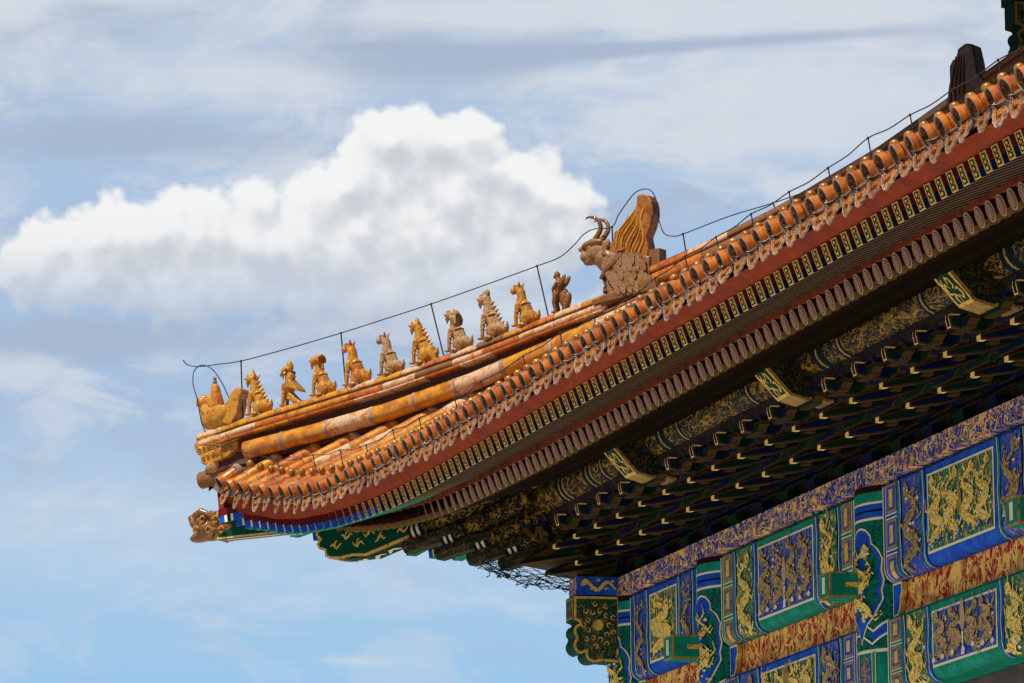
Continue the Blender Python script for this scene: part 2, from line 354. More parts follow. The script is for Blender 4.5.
def zaxis(x, y):
    """height of the round-tile axis over the front slope"""
    e = ye(x); yh = x if x < 3.4 else 3.4
    Le = ze(x) - z0(e); Lh = (zh(x) - z0(x)) if x < 3.4 else 0
    t = min(max((y - e) / max(yh - e, .05), 0), 1); 
    return z0(y) + Le * (1 - t) + Lh * t

# ---- roof deck (pan tiles between the round ones)
def deck(swap):
    m = MB(); xs = [-4.2 + .14 * i for i in range(int((XMAX + 4.4) / .14))]
    rows = []
    for x in xs:
        yh = x if x < 3.4 else 3.4
        e = ye(x) + .03; rows.append([(x, e + (yh - e) * k / 12, zaxis(x, e + (yh - e) * k / 12) - .05) for k in range(13)])
    m.grid(rows, 'orange_glaze'); rows2 = [[(p[0], p[1], p[2] - .09) for p in r] for r in rows]; m.grid(rows2, 'dark_maroon')
    m.grid([[r[0] for r in rows], [r[0] for r in rows2]], 'tile_rim')
    return m
hb(deck(False), 'roof_deck'); hb(deck(True), 'roof_deck', swap=True)

# ---- rows of round tiles
PITCH = .3735
def disc_mesh(r, n):
    m = MB(); N = 18
    ring = lambda q, y: [(q * math.cos(2 * PI * k / N), y, q * math.sin(2 * PI * k / N)) for k in range(N)]
    m.grid([ring(r * .97, .05), ring(r, .004), ring(r, 0)], 'orange_glaze', True, True); m.grid([ring(r, 0), ring(r * .98, -.008), ring(r * .88, -.008), ring(r * .85, .004)], 'tile_rim', True, True)
    m.face(ring(r * .85, .004)[::-1], 'tile_relief')
    rnd = random.Random(n); pts = []; a = rnd.random() * 6
    for k in range(15): a += .55; q = r * (.10 + .6 * k / 15); pts.append((q * math.cos(a), 0.001, q * math.sin(a)))
    m.tube(pts, [r * .09 * (1.3 - abs(k - 6) / 9) for k in range(15)], 'tile_relief', 5)
    return m
DISC = [disc_mesh(.095, k).build('end_disc', link=False) for k in range(4)]
def nail_mesh():
    m = MB(); prof = [(.030, 0), (.030, .035), (.041, .045), (.043, .075), (.036, .094), (.020, .104), (.001, .108)]
    m.grid([[(q * math.cos(2 * PI * k / 12), q * math.sin(2 * PI * k / 12), h) for k in range(12)] for q, h in prof], 'brass_cap', True, True)
    return m.build('nail_cap', link=False)
NAIL = nail_mesh()
def drip_mesh(n):
    m = MB(); rnd = random.Random(n)
    half = [(-.135, .03), (-.140, -.035), (-.132, -.085), (-.108, -.098), (-.100, -.130), (-.064, -.145), (-.045, -.168), (0, -.186)]
    out_ = [(x, z) for x, z in half] + [(-x, z) for x, z in half[-2::-1]]
    top = [(.10, -.012), (.05, -.04), (0, -.05), (-.05, -.04), (-.10, -.012)]
    poly = out_ + top
    def P(x, z, y=0.0): return (x, y + .13 * z + (x * x) * .8, z)
    pts = [P(x, z) for x, z in poly]; n_ = len(pts)
    back = [(p[0], p[1] + .018, p[2]) for p in pts]
    c = (0, -.075)
    inner = [P(c[0] + (x - c[0]) * .88, c[1] + (z - c[1]) * .85, .003) for x, z in poly]
    for i in range(n_):
        j = (i + 1) % n_; m.face([pts[i], pts[j], back[j], back[i]], 'drip_rim'); m.face([pts[i], inner[i], inner[j], pts[j]], 'drip_rim')
    m.face(inner, 'drip_face'); m.face(back[::-1], 'drip_rim')
    for k in range(3):
        x = -.05 + .04 * k; m.tube([P(x, -.05 - .01 * (k % 2), 0), P(x + .02, -.09, -.001), P(x * .6, -.115, 0)], .006, 'drip_face', 4)
    rows = [[(x, y, -.01 + .25 * x * x / .02 * .06 + .40 * (y)) for x in (-.15, -.08, 0, .08, .15)] for y in (0, .3)]
    m.grid(rows, 'drip_rim'); m.grid([[(p[0], p[1], p[2] - .018) for p in r] for r in rows], 'drip_rim')
    return m.build('drip_tile', link=False)
DRIP = [drip_mesh(k) for k in range(3)]
straight_cache = {}
def tile_row(x, k, swap=False):
    straight = x > 9
    rnd = random.Random(k * 31 + (5 if swap else 0)); e = ye(x); yh = (x - .13) if x < 3.6 else 3.38
    if yh < e + .15: yh = e + .15
    key = k % 6
    if straight and not swap and key in straight_cache: me = straight_cache[key]; X0 = x
    else:
        m = MB(); L = yh - e; first = .19; bounds = [.045, first]
        while bounds[-1] < L: bounds.append(min(bounds[-1] + .42, L))
        X0 = x
        for a, b in zip(bounds[:-1], bounds[1:]):
            if b - a < .02: continue
            if x < 0: mt = rnd.choices(['orange_glaze', 'yellow_glaze', 'worn_glaze'], [.2, .5, .3] if a > .6 else [.9, .1, .0])[0]
            else: mt = rnd.choices(['orange_glaze', 'yellow_glaze', 'worn_glaze'], [.75, .15, .10] if a > .1 else [.95, .05, 0])[0]
            q = [(0, e + a + (b - a) * t, zaxis(x, e + a + (b - a) * t)) for t in (0, .12, .5, 1)]
            m.tube(q, [.083, .081, .081, .078], mt, 12)
            q = (0, e + b, zaxis(x, e + b)); 
            if b < L - .01: m.tube([(0, e + b - .008, q[2] - .003), (0, e + b + .006, q[2] + .003)], .084, 'mortar' if rnd.random() < .6 else 'orange_glaze', 12)
        if x < 3.6: m.ball((0, yh, zaxis(x, yh)), .09, rnd.choice(['worn_glaze', 'yellow_glaze', 'mortar']), 10, 6)
        me = m.build('tile_row', link=False, swap=swap)
        if straight and not swap: straight_cache[key] = me
    o = hobj('tile_row', me)
    def place(ch, px, py, pz, rx=0.0, rz=0.0):
        if swap: ch.matrix_local = Matrix.Translation((py, 0, pz)) @ Matrix(((0, 1, 0, 0), (1, 0, 0, 0), (0, 0, 1, 0), (0, 0, 0, 1))) @ Matrix.Translation((px, 0, 0)) @ Matrix.Rotation(rz, 4, 'Z') @ Matrix.Rotation(rx, 4, 'X')
        else: ch.matrix_local = Matrix.Translation((px, py, pz)) @ Matrix.Rotation(rz, 4, 'Z') @ Matrix.Rotation(rx, 4, 'X')
    jx, jz = rnd.uniform(-.010, .010), rnd.uniform(-.008, .006); o.location = (X0 + jx, 0, jz) if not swap else (0, X0, 0)
    sl = math.atan2(zaxis(x, e + .2) - zaxis(x, e), .2)
    dz = rnd.uniform(-.006, .006)
    d = hobj('end_disc', DISC[k % 4], o); place(d, 0, e + rnd.uniform(-.012, .008), zaxis(x, e), sl + rnd.uniform(-.05, .05), rnd.uniform(-.08, .08))
    yn = e + .25
    if yh - e > .34:
        nn = hobj('nail_cap', NAIL, o); place(nn, rnd.uniform(-.006, .006), yn, zaxis(x, yn) + .070, sl * .6)
    if x > -4.1:
        xd = x + PITCH / 2; dr = hobj('drip_tile', DRIP[k % 3], o)
        place(dr, PITCH / 2 + rnd.uniform(-.012, .012), ye(xd) + rnd.uniform(-.012, .012), ze(xd) - .055 + dz * 1.6, rnd.uniform(-.10, .06), rnd.uniform(-.02, .16)); dr.scale = (rnd.uniform(.92, 1.04), 1, rnd.uniform(.86, 1.05))
    return o
k = 0; x = -4.19
while x < 23.3: tile_row(x, k); x += PITCH if x > -4 else .385; k += 1
for j in range(12): tile_row(-4.17 + .385 * j, j + 200, True)

# ---- boards of the eave
FX = [-4.6, -4.4, -3.54, -2.93, -2.41, -1.65, -.66, .07, .9, 1.77, 2.7, 8, 30]
FZ = [10.78, 10.73, 10.56, 10.46, 10.36, 10.27, 10.20, 10.17, 10.14, 10.12, 10.105, 10.08, 10.07]
def fy(x): return bow(x, 3.45, 3.95)
def fz(x): return interp(x, FX, FZ)
RX = [-3.1, -2.72, -1.85, -.86, -.3, .81, 1.61, 2.31, 5.2, 30]
RZb = [10.33, 10.27, 10.175, 10.09, 10.06, 10.01, 9.995, 9.985, 9.945, 9.965]
def ry(x): return bow(x, 2.65, 3.0)
def rz(x): return interp(x, RX, RZb)
def sheet(fa, fb, x0, x1, mt, th=.05, n=140, xs0=None):
    m = MB(); A = []; B = []
    for i in range(n + 1):
        x = x0 + (x1 - x0) * (i / n) ** 1.3; A.append(fa(x)); B.append(fb(x))
    m.grid([A, B], mt); o = [(p[0], p[1] + th, p[2]) for p in A]; q = [(p[0], p[1] + th, p[2]) for p in B]
    m.grid([q, o], mt); m.grid([o, A], mt); m.grid([B, q], mt); return m
for sw in (False, True):
    hb(sheet(lambda x: (x, fy(x) - .03, fz(x) + .01), lambda x: (x, ye(x) + .10, ze(x) - .13), -4.12, XMAX, 'red_board'), 'eave_board', swap=sw)
    hb(sheet(lambda x: (x, ry(x) - .03, rz(x) + .17), lambda x: (x, ry(x) - .04, rz(x) + .32), -2.95, XMAX, 'dim_red', .04), 'rafter_board', swap=sw)

# ---- rafters
def fan(x, x0, x1): 
    t = min(max((x0 - x) / (x0 - x1), 0), 1); return R(43) * t, t
FP = .2685
def flying_mesh(a, slope, L, far):
    # end at the origin (top centre of the end face), running inward along local (sin a, cos a)
    m = MB(); wd, h = .142 / 2, .166
    d = Vector((math.sin(a), math.cos(a), slope)).normalized(); s_ = Vector((math.cos(a), -math.sin(a), 0)); u = s_.cross(d); 
    if u.z < 0: u = -u
    P = lambda i, j, t: s_ * i * wd + u * (-h * j) + d * t
    for t0, t1, up_, lw in ((0, L, 'maroon', 'blue_paint'),):
        for sgn in (-1, 1):
            m.face([P(sgn, 0, t0), P(sgn, 0, t1), P(sgn, .52, t1), P(sgn, .52, t0)], 'maroon')
            if far:
                for a_, b_, c_ in ((0, .075, 'blue_paint'), (.075, .115, 'cream_line'), (.115, .165, 'deep_green'), (.165, .20, 'cream_line'), (.20, L, 'blue_paint')): m.face([P(sgn, .52, a_), P(sgn, .52, b_), P(sgn, 1, b_), P(sgn, 1, a_)], c_)
            else: m.face([P(sgn, .52, t0), P(sgn, .52, t1), P(sgn, 1, t1), P(sgn, 1, t0)], 'deep_blue')
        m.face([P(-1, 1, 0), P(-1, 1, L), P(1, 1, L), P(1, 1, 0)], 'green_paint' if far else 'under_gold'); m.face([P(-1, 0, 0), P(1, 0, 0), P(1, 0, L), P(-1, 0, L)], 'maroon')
    m.face([P(-1, 1, 0), P(1, 1, 0), P(1, 0, 0), P(-1, 0, 0)], 'cream_line')
    # painted end
    e = MB(); Q = lambda i, j, t: s_ * i * wd + u * (-h * j) - d * t
    e.face([Q(-.98, .99, .003), Q(.98, .99, .003), Q(.98, .01, .003), Q(-.98, .01, .003)], 'gold_leaf')
    e.face([Q(-.66, .93, .006), Q(.66, .93, .006), Q(.66, .07, .006), Q(-.66, .07, .006)], 'deep_green')
    for r_ in range(3):
        j0 = .22 + r_ * .28
        e.face([Q(-.46, j0, .009), Q(0, j0 + .105, .009), Q(.46, j0, .009), Q(0, j0 - .105, .009)], 'gold_leaf')
    for r_ in range(2):
        j0 = .36 + r_ * .28
        for c_ in (-.5, .5): e.face([Q(c_ - .12, j0 + .03, .009), Q(c_ + .12, j0 + .03, .009), Q(c_ + .12, j0 - .03, .009), Q(c_ - .12, j0 - .03, .009)], 'gold_leaf')
    return m, e
def round_mesh(a, slope, L):
    m = MB(); r = .093; d = Vector((math.sin(a), math.cos(a), slope)).normalized(); s_ = Vector((math.cos(a), -math.sin(a), 0)); u = s_.cross(d)
    if u.z < 0: u = -u
    N = 14; ring = lambda q, t: [(s_ * math.cos(2 * PI * k / N) + u * math.sin(2 * PI * k / N)) * q + d * t + u * 0 for k in range(N)]
    m.grid([ring(r, 0), ring(r, .14), ring(r, L)], None, True, True, lambda i, b: 'dark_maroon' if b < 8 or b > 12 else ('under_gold' if i == 0 else 'rafter_under_shade'))
    m.face(ring(r, 0)[::-1], 'pink_cream')
    e = MB(); e.face(ring(r * .84, -.003), 'plum')
    for k in range(-3, 4):
        z = k * .2; hw = math.sqrt(max(0, .72 ** 2 - z * z)); 
        P = lambda i, j, t: s_ * i * r + u * j * r - d * t
        e.face([P(-hw, z - .045, .006), P(hw, z - .045, .006), P(hw, z + .045, .006), P(-hw, z + .045, .006)], 'pink_cream')
    e.face([P(-.07, -.7, .008), P(.07, -.7, .008), P(.07, .7, .008), P(-.07, .7, .008)], 'pink_cream')
    return m, e
def rafters(kind, swap):
    fly = kind == 'flying_rafter'
    x = (-4.09 if fly else -2.80); xf = (1.2 if fly else 1.8); x1 = (-4.3 if fly else -2.9)
    pitch = FP if fly else .2655; cache = {}; tops = []; i = 0
    xend = 22.3 if fly else 22.6
    if swap: xend = 12
    agg = MB()
    while x < xend:
        a, t = fan(x, xf, x1); slope = .36 * (1 - t) + (.13 if fly else .20) * t
        L = (1.35 if fly else 2.3) if t == 0 else (1.2 if fly else 1.5) + .3 * t
        y = fy(x) if fly else ry(x); z = fz(x) if fly else rz(x) + .083
        if swap:
            b, e = flying_mesh(a, slope, L, t > 0) if fly else round_mesh(a, slope, L)
            off_ = len(agg.v)
            agg.v += [(v[0] + x, v[1] + y, v[2] + z) for v in b.v]
            for f, mi, s_ in zip(b.f, b.m, b.sm): agg.f.append([q + off_ for q in f]); agg.m.append(agg.mi(b.mats[mi])); agg.sm.append(s_)
        else:
            key = 'S' if t == 0 else i
            if key not in cache:
                b, e = flying_mesh(a, slope, L, t > 0) if fly else round_mesh(a, slope, L)
                cache[key] = (b.build(kind, link=False), e.build('painted_end', link=False))
            o = hobj(kind, cache[key][0]); o.location = (x, y, z)
            e = hobj('painted_end', cache[key][1], o)
        d = Vector((math.sin(a), math.cos(a), slope)).normalized()
        tops.append((Vector((x, y, z)), d, L, t))
        x += pitch; i += 1
    if swap: hb(agg, kind, swap=True, kind='stuff', label='rafters under the side eave that turns away')
    # soffit boards over the rafters
    m = MB(); lift = .006 if fly else .09
    A = [p + Vector((0, 0, lift)) + d * .02 for p, d, L, t in tops]; B = [p + Vector((0, 0, lift)) + d * L for p, d, L, t in tops]
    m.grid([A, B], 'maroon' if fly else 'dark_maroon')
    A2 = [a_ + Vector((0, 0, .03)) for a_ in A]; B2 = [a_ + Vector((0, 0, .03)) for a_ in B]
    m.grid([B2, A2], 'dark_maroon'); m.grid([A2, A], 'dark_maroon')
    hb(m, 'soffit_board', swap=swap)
for sw in (False, True):
    rafters('flying_rafter', sw); rafters('round_rafter', sw)
# dark boarding that closes the eave between the deck and the soffit
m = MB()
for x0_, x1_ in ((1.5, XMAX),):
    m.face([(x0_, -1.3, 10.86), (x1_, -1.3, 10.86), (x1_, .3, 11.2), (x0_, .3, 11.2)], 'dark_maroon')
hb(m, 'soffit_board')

# ---- diagonal corner beams; local frame: s along the diagonal outwards, p across
DG = Vector((-1, -1, 0)).normalized(); PG = Vector((1, -1, 0)).normalized()      # PG points to the front side
def D(s, p, z):      # s measured like the x coordinate on the diagonal
    return Vector((s, s, z)) + PG * p
def diag_prism(prof, hw, mt, inset=0, insm=None, capm=None):
    m = MB(); m.prism([D(s, -hw, z) for s, z in prof], PG * 2 * hw, mt, capm, inset, insm); return m
prof = [(-1.0, 10.95), (-3.07, 10.33), (-3.09, 10.27), (-3.05, 10.22), (-3.08, 10.17), (-3.06, 10.11), (-3.0, 10.08), (-3.0, 10.02), (-2.95, 9.985), (-2.85, 9.975), (-2.75, 10.0), (-2.62, 9.985), (-2.2, 10.155), (-1.75, 10.37), (-1.0, 10.72)]
m = diag_prism(prof, .17, 'dull_gold', .028, 'dark_green_paint', 'gold_leaf')
ocb = hb(m, 'corner_beam')
def scrolls(surf, w_, h_, n, seed, rad=.018, mt='gold_leaf', th=.5):
    """thin raised curls, surf(u,v) -> point"""
    m = MB(); rnd = random.Random(seed)
    for i in range(n):
        u, v, a = rnd.uniform(.08, .92) * w_, rnd.uniform(.12, .88) * h_, rnd.uniform(0, 6.28); cv = rnd.choice((-1, 1)) * rnd.uniform(.35, .75); L = rad * rnd.uniform(.7, 1.1)
        pts = [(u, v)]
        for k in range(6):
            a += cv * (1 + .15 * k); u = min(max(u + L * math.cos(a), .04 * w_), .96 * w_); v = min(max(v + L * math.sin(a), .06 * h_), .94 * h_); pts.append((u, v))
        strip(m, surf, pts, [rad * .42 * (1 - abs(k - 2.5) / 4.5) for k in range(7)], mt)
    return m
LC = [0]
def strip(m, surf, pts, ws, mt):
    L = []; Rr = []; LC[0] = (LC[0] + 1) % 24; u0, v0 = pts[0]
    nrm = (surf(u0 + .01, v0) - surf(u0, v0)).cross(surf(u0, v0 + .01) - surf(u0, v0)).normalized()
    if nrm.dot(CPOS - surf(u0, v0)) < 0: nrm = -nrm
    for i, (u, v) in enumerate(pts):
        a = pts[max(i - 1, 0)]; b = pts[min(i + 1, len(pts) - 1)]; dx, dy = b[0] - a[0], b[1] - a[1]; q = math.hypot(dx, dy) or 1
        nx, ny = -dy / q * ws[i], dx / q * ws[i]; lf = nrm * (.0006 * LC[0] + .00025 * i); L.append(surf(u + nx, v + ny) + lf); Rr.append(surf(u - nx, v - ny) + lf)
    m.grid([L, Rr], mt, False)
def beam_side(u, v): # u from tip inward, v up, on the front side of the corner beam
    s = -2.98 + u / 1.414; zb = interp(s, [-2.98, -2.6, -2.2, -1.75, -1.0], [10.0, 10.02, 10.16, 10.38, 10.73]); return D(s, .17 + .008, zb + .05 + v * .0 + v)
m = MB(); rnd = random.Random(3)
for i in range(9):
    u0 = .05 + i * .15; v0 = .07 + .10 * (i % 2) - .003 * i
    pts = [(u0 + .03 * k, v0 + .028 * math.sin(k * 1.6 + i)) for k in range(6)]
    strip(m, beam_side, pts, [.006, .011, .017, .012, .010, .005], 'gold_leaf')
    strip(m, beam_side, [(u0 + .05, v0), (u0 + .07, v0 + .05), (u0 + .10, v0 + .06)], [.006, .009, .003], 'gold_leaf')
hb(m, 'gold_scroll', ocb)
def beam_under(u, v):
    s = -2.9 + u / 1.414; zb = interp(s, [-3.0, -2.6, -2.2, -1.75, -1.0], [9.975, 9.985, 10.155, 10.37, 10.72]); return D(s, .16 - v, zb - .006)
m = MB()
for i in range(8):
    u0 = .2 + i * .2; strip(m, beam_under, [(u0 + .035 * k, .15 + .06 * math.sin(k * 1.1 + i)) for k in range(6)], [.01, .02, .03, .03, .02, .008], 'cream_line')
rows = [[beam_under(.02 + .1 * k, v) + Vector((0, 0, .003)) for k in range(24)] for v in (.03, .29)]
m.grid(rows, 'dark_green_paint', False); hb(m, 'painted_underside', ocb)

m = diag_prism([(-4.06, 10.33), (-3.3, 10.345), (-2.6, 10.44), (-2.0, 10.66), (-2.0, 10.98), (-2.6, 10.80), (-3.3, 10.68), (-4.06, 10.66)], .13, 'dull_gold', .02, 'dark_green_paint', 'gold_leaf')
ucb = hb(m, 'corner_beam')
m = MB()
for a, b, c_ in ((.0, .25, 'cream_line'), (.25, .5, 'deep_blue'), (.5, .75, 'cream_line'), (.75, 1, 'blue_paint')):
    rows = [[D(s, -.12 + .24 * q, interp(s, [-4.06, -3.3, -2.6, -2.0], [10.33, 10.345, 10.44, 10.66]) - .004) for s in (-4.0, -3.6, -3.3, -2.9, -2.6, -2.2)] for q in (a, b)]
    m.grid(rows, c_, False)
hb(m, 'striped_underside', ucb)

# ---- purlin and boards over the brackets
m = MB(); m.tube([(x, -1.0, 10.475) for x in [-.9 + .55 * i for i in range(46)]], .185, 'gold_purlin', 20)
pur = hb(m, 'eave_purlin')
def ring_bands(xc, cols, wd=.055):
    m = MB()
    for i, c_ in enumerate(cols):
        m.tube([(xc + i * wd, -1.0, 10.475), (xc + (i + .92) * wd, -1.0, 10.475)], .190, c_, 20, cap=False)
    return m
for cx in (3.55, 9.05, 14.55, 20.05):
    for sg in (-1, 1):
        for o_ in (.62, 1.35):
            xc = cx + sg * o_ - (0.3 if sg < 0 else 0)
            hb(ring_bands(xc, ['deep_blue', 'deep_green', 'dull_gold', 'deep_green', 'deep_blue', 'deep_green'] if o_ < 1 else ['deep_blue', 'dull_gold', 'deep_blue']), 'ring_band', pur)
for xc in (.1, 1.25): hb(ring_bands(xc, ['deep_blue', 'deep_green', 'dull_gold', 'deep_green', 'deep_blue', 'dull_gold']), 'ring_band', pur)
m = MB(); m.box(-1.1, XMAX, -1.05, -.95, 10.17, 10.295, 'meander'); hb(m, 'meander_board')
m = MB(); m.tube([(-1.0, y, 10.475) for y in [-.9 + .55 * i for i in range(30)]], .185, 'gold_purlin', 20); hb(m, 'eave_purlin')
m = MB(); m.box(-1.05, -.95, -.94, 16, 10.17, 10.295, 'meander'); hb(m, 'meander_board')
for yy, za, zb in ((-.78, 10.06, 10.17), (-.53, 9.88, 9.98), (-.28, 9.72, 9.82), (-.28, 10.02, 10.5)):
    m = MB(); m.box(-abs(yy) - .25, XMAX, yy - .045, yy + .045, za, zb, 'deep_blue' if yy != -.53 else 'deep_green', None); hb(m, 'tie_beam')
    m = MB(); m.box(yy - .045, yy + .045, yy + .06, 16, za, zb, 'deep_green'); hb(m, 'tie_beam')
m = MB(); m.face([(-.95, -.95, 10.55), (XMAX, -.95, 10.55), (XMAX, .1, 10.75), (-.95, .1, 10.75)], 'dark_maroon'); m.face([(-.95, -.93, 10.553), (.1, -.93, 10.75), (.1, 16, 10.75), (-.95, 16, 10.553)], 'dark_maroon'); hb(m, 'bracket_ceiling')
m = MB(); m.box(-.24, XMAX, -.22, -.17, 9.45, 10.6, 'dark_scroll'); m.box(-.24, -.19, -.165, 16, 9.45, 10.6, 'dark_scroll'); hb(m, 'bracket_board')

# ---- bracket sets
def arm_profile(L, h):
    """outline of a bracket arm lying along x: square top, curved lower corners"""
    a = L / 2; pr = [(-a, h), (-a, h * .55)]
    for k in range(1, 5): t = k / 4 * PI / 2; pr.append((-a + .13 * math.sin(t) * 1.0, h * .55 * (math.cos(t))))
    return pr + [(-p, q) for p, q in pr[::-1]]
def bracket_meshes(cA, cB):
    R_ = {}
    # seat block
    m = MB(); m.hexa([(-.10, -.40, 9.46), (.10, -.40, 9.46), (.10, -.18, 9.46), (-.10, -.18, 9.46), (-.16, -.46, 9.54), (.16, -.46, 9.54), (.16, -.12, 9.54), (-.16, -.12, 9.54)], cA); m.box(-.16, .16, -.46, -.12, 9.542, 9.60, cA); R_['bracket_set'] = m
    # cantilever arms with beaks
    def cant(y0, zc0, y1, z1, hw, c_):
        m = MB(); h = .115
        pr = [(y0, zc0 + h), (y1 + .42, z1 + h * .9 + .055), (y1 + .16, z1 + .085), (y1 + .03, z1 + .045), (y1, z1 + .03), (y1, z1 - .012), (y1 + .10, z1 - .005), (y1 + .34, z1 + .03), (y0, zc0)]
        m.prism([(-hw, y, z) for y, z in pr], (2 * hw, 0, 0), 'arm_edge', 'arm_edge', .015, c_)
        m.face([(-hw * 1.05, y1 - .003, z1 - .014), (hw * 1.05, y1 - .003, z1 - .014), (hw * 1.05, y1 - .003, z1 + .032), (-hw * 1.05, y1 - .003, z1 + .032)], 'bounce_lit_gold')
        m.face([(-hw * .9, y1, z1 - .016), (-hw * .9, y1 + .055, z1 - .014), (hw * .9, y1 + .055, z1 - .014), (hw * .9, y1, z1 - .016)], 'bounce_lit_gold')
        return m
    R_['cantilever_arm1'] = cant(-.22, 9.78, -.93, 9.635, .05, cB)
    R_['cantilever_arm2'] = cant(-.42, 9.97, -1.18, 9.81, .05, cA)
    m = MB(); pr = [(-.5, 10.17), (-1.12, 10.17), (-1.15, 10.13), (-1.13, 10.06), (-1.06, 10.045), (-.95, 10.02), (-.5, 10.02)]
    m.prism([(-.05, y, z) for y, z in pr], (.10, 0, 0), 'arm_edge', 'arm_edge', .014, cA)
    m.face([(-.047, -1.152, 10.13), (-.047, -1.133, 10.065), (.047, -1.133, 10.065), (.047, -1.152, 10.13)], 'deep_blue'); 
    fr = [(-1, -1.155, 10.17), (-1, -1.158, 10.13), (-1, -1.137, 10.05)]
    for k_ in range(2):
        a_, b_ = fr[k_], fr[k_ + 1]
        for sx in (-.05, .036): m.face([(sx, a_[1], a_[2]), (sx + .014, a_[1], a_[2]), (sx + .014, b_[1], b_[2]), (sx, b_[1], b_[2])], 'bounce_lit_gold')
    m.face([(-.05, -1.1365, 10.05), (.05, -1.1365, 10.05), (.05, -1.139, 10.064), (-.05, -1.139, 10.064)], 'bounce_lit_gold')
    m.face([(.053, -1.15, 10.172), (.053, -1.05, 10.172), (.053, -1.05, 10.16), (.053, -1.15, 10.16)], 'bounce_lit_gold')
    R_['beam_nose'] = m
    # gongs
    n = 0
    for yy, zz, L, c_ in ((-.28, 9.58, .62, cB), (-.28, 9.72, .86, cA), (-.53, 9.72, .62, cA), (-.53, 9.86, .86, cB), (-.78, 9.90, .62, cB), (-.78, 10.02, .84, cA), (-1.0, 10.03, .70, cB)):
        m = MB(); h = .10
        pr = arm_profile(L, h); yy0 = yy - .045 - .001 * n
        m.prism([(p, yy0, zz + q) for p, q in pr][::-1], (0, .09, 0), 'arm_edge', 'arm_edge', .013, c_)
        for bx in (-L / 2 + .055, 0, L / 2 - .055):
            if yy == -1.0 or n % 2 == 1:
                m.hexa([(bx - .035, yy - .05, zz + h + .001), (bx + .035, yy - .05, zz + h + .001), (bx + .035, yy + .05, zz + h + .001), (bx - .035, yy + .05, zz + h + .001), (bx - .055, yy - .065, zz + h + .035), (bx + .055, yy - .065, zz + h + .035), (bx + .055, yy + .065, zz + h + .035), (bx - .055, yy + .065, zz + h + .035)], cB if c_ == cA else cA)
        R_['cross_arm%d' % n] = m; n += 1
    return {k_: v.build(k_.rstrip('0123456789'), link=False) for k_, v in R_.items()}
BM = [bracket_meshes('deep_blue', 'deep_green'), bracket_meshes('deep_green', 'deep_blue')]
def bracket(x, y, rot, kind, nose=True, far=False):
    ms = BM[kind]; o = hobj('bracket_set', ms['bracket_set'])
    o.matrix_local = Matrix.Translation((x + random.uniform(-.012, .012), y, random.uniform(-.006, .006))) @ Matrix.Rotation(rot + random.uniform(-.015, .015), 4, 'Z')
    for k_, me in ms.items():
        if k_ == 'bracket_set' or (k_ == 'beam_nose' and not nose): continue
        hobj(k_.rstrip('0123456789'), me, o)
cols = [0, 3.55, 9.05, 14.55, 20.05]
bx = []
for a, b in zip(cols[:-1], cols[1:]):
    n = 4 if b - a < 4 else 6
    bx += [(a + (b - a) * i / n, i == 0) for i in range(n)]
bx += [(20.05, True)] + [(20.05 + .917 * i, False) for i in range(1, 4)]
for i, (x, c_) in enumerate(bx): bracket(x, 0, 0, i % 2, nose=not (c_ and x > 1))
for i in range(1, 8): bracket(0, .8875 * i, -PI / 2, i % 2)
bracket(0, 0, -PI / 2, 1)
bracket(-.02, -.02, -PI / 4, 0)
bracket(-.34, -.34, -PI / 4, 1)

# ---- beam heads over the columns
for cx in cols[1:]:
    m = MB(); hw = .2; pr = [(-.4, 10.75), (-1.44, 10.75), (-1.53, 10.40), (-1.27, 10.11), (-1.10, 10.06), (-1.0, 10.09), (-.88, 10.05), (-.4, 10.07)]
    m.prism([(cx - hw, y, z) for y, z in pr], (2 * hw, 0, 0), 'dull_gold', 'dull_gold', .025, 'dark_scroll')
    o = hb(m, 'beam_head')
    m = MB(); f = lambda i, t, e=.004: Vector((cx + i * hw, -1.53 + .26 * t - e * .74, 10.40 - .29 * t - e * .67))
    m.face([f(-1, 0), f(1, 0), f(1, 1), f(-1, 1)], 'gold_leaf'); m.face([f(-.80, .09, .007), f(.80, .09, .007), f(.80, .91, .007), f(-.80, .91, .007)], 'dark_green_paint')
    def sf(u, v): return f(-1 + 2 * u, v, .011)
    rnd = random.Random(int(cx * 10))
    for kx in range(5):
        cu, cv = (.2 + .15 * kx), (.2 + .6 * ((kx * 2) % 5) / 4); strip(m, sf, [(cu + .12 * math.cos(t * 1.3 + kx), cv + .16 * math.sin(t * 1.3 + kx)) for t in range(5)], [.02, .04, .045, .035, .01], 'gold_leaf')
    hb(m, 'painted_face', o)
    m = MB(); c_ = Vector((cx + hw + .008, -.98, 10.40)); m.face([c_ + Vector((0, .13 * math.cos(t * PI / 8), .13 * math.sin(t * PI / 8))) for t in range(16)], 'dull_gold'); hb(m, 'gold_medallion', o)

# ---- frieze board, beams, panels
m = MB(); m.box(-1.0, XMAX, -.53, .4, 9.25, 9.45, 'frieze_pattern'); hb(m, 'frieze_board')
m = MB(); m.box(-.14, .20, -.98, -.535, 9.262, 9.462, 'blue_paint'); m.box(-.14, .2, .405, 16, 9.262, 9.462, 'frieze_pattern'); fb = hb(m, 'frieze_board')
def plane_x(x, y0, z0_): return lambda u, v: Vector((x, y0 + u, z0_ + v))
m = MB(); sf = plane_x(.206, -.97, 9.27)
strip(m, sf, [(.03 + .4 * k / 14, .09 + .045 * math.sin(k * .75)) for k in range(15)], [.012, .03, .035, .02, .018, .02, .022, .022, .02, .02, .018, .016, .014, .010, .004], 'gold_leaf')
for q in ((.08, .13), (.14, .05), (.21, .14), (.30, .05), (.37, .13)): strip(m, sf, [q, (q[0] + .02, q[1] + .02), (q[0] + .045, q[1] + .01)], [.006, .012, .004], 'gold_leaf')
hb(m, 'gold_dragon', fb)
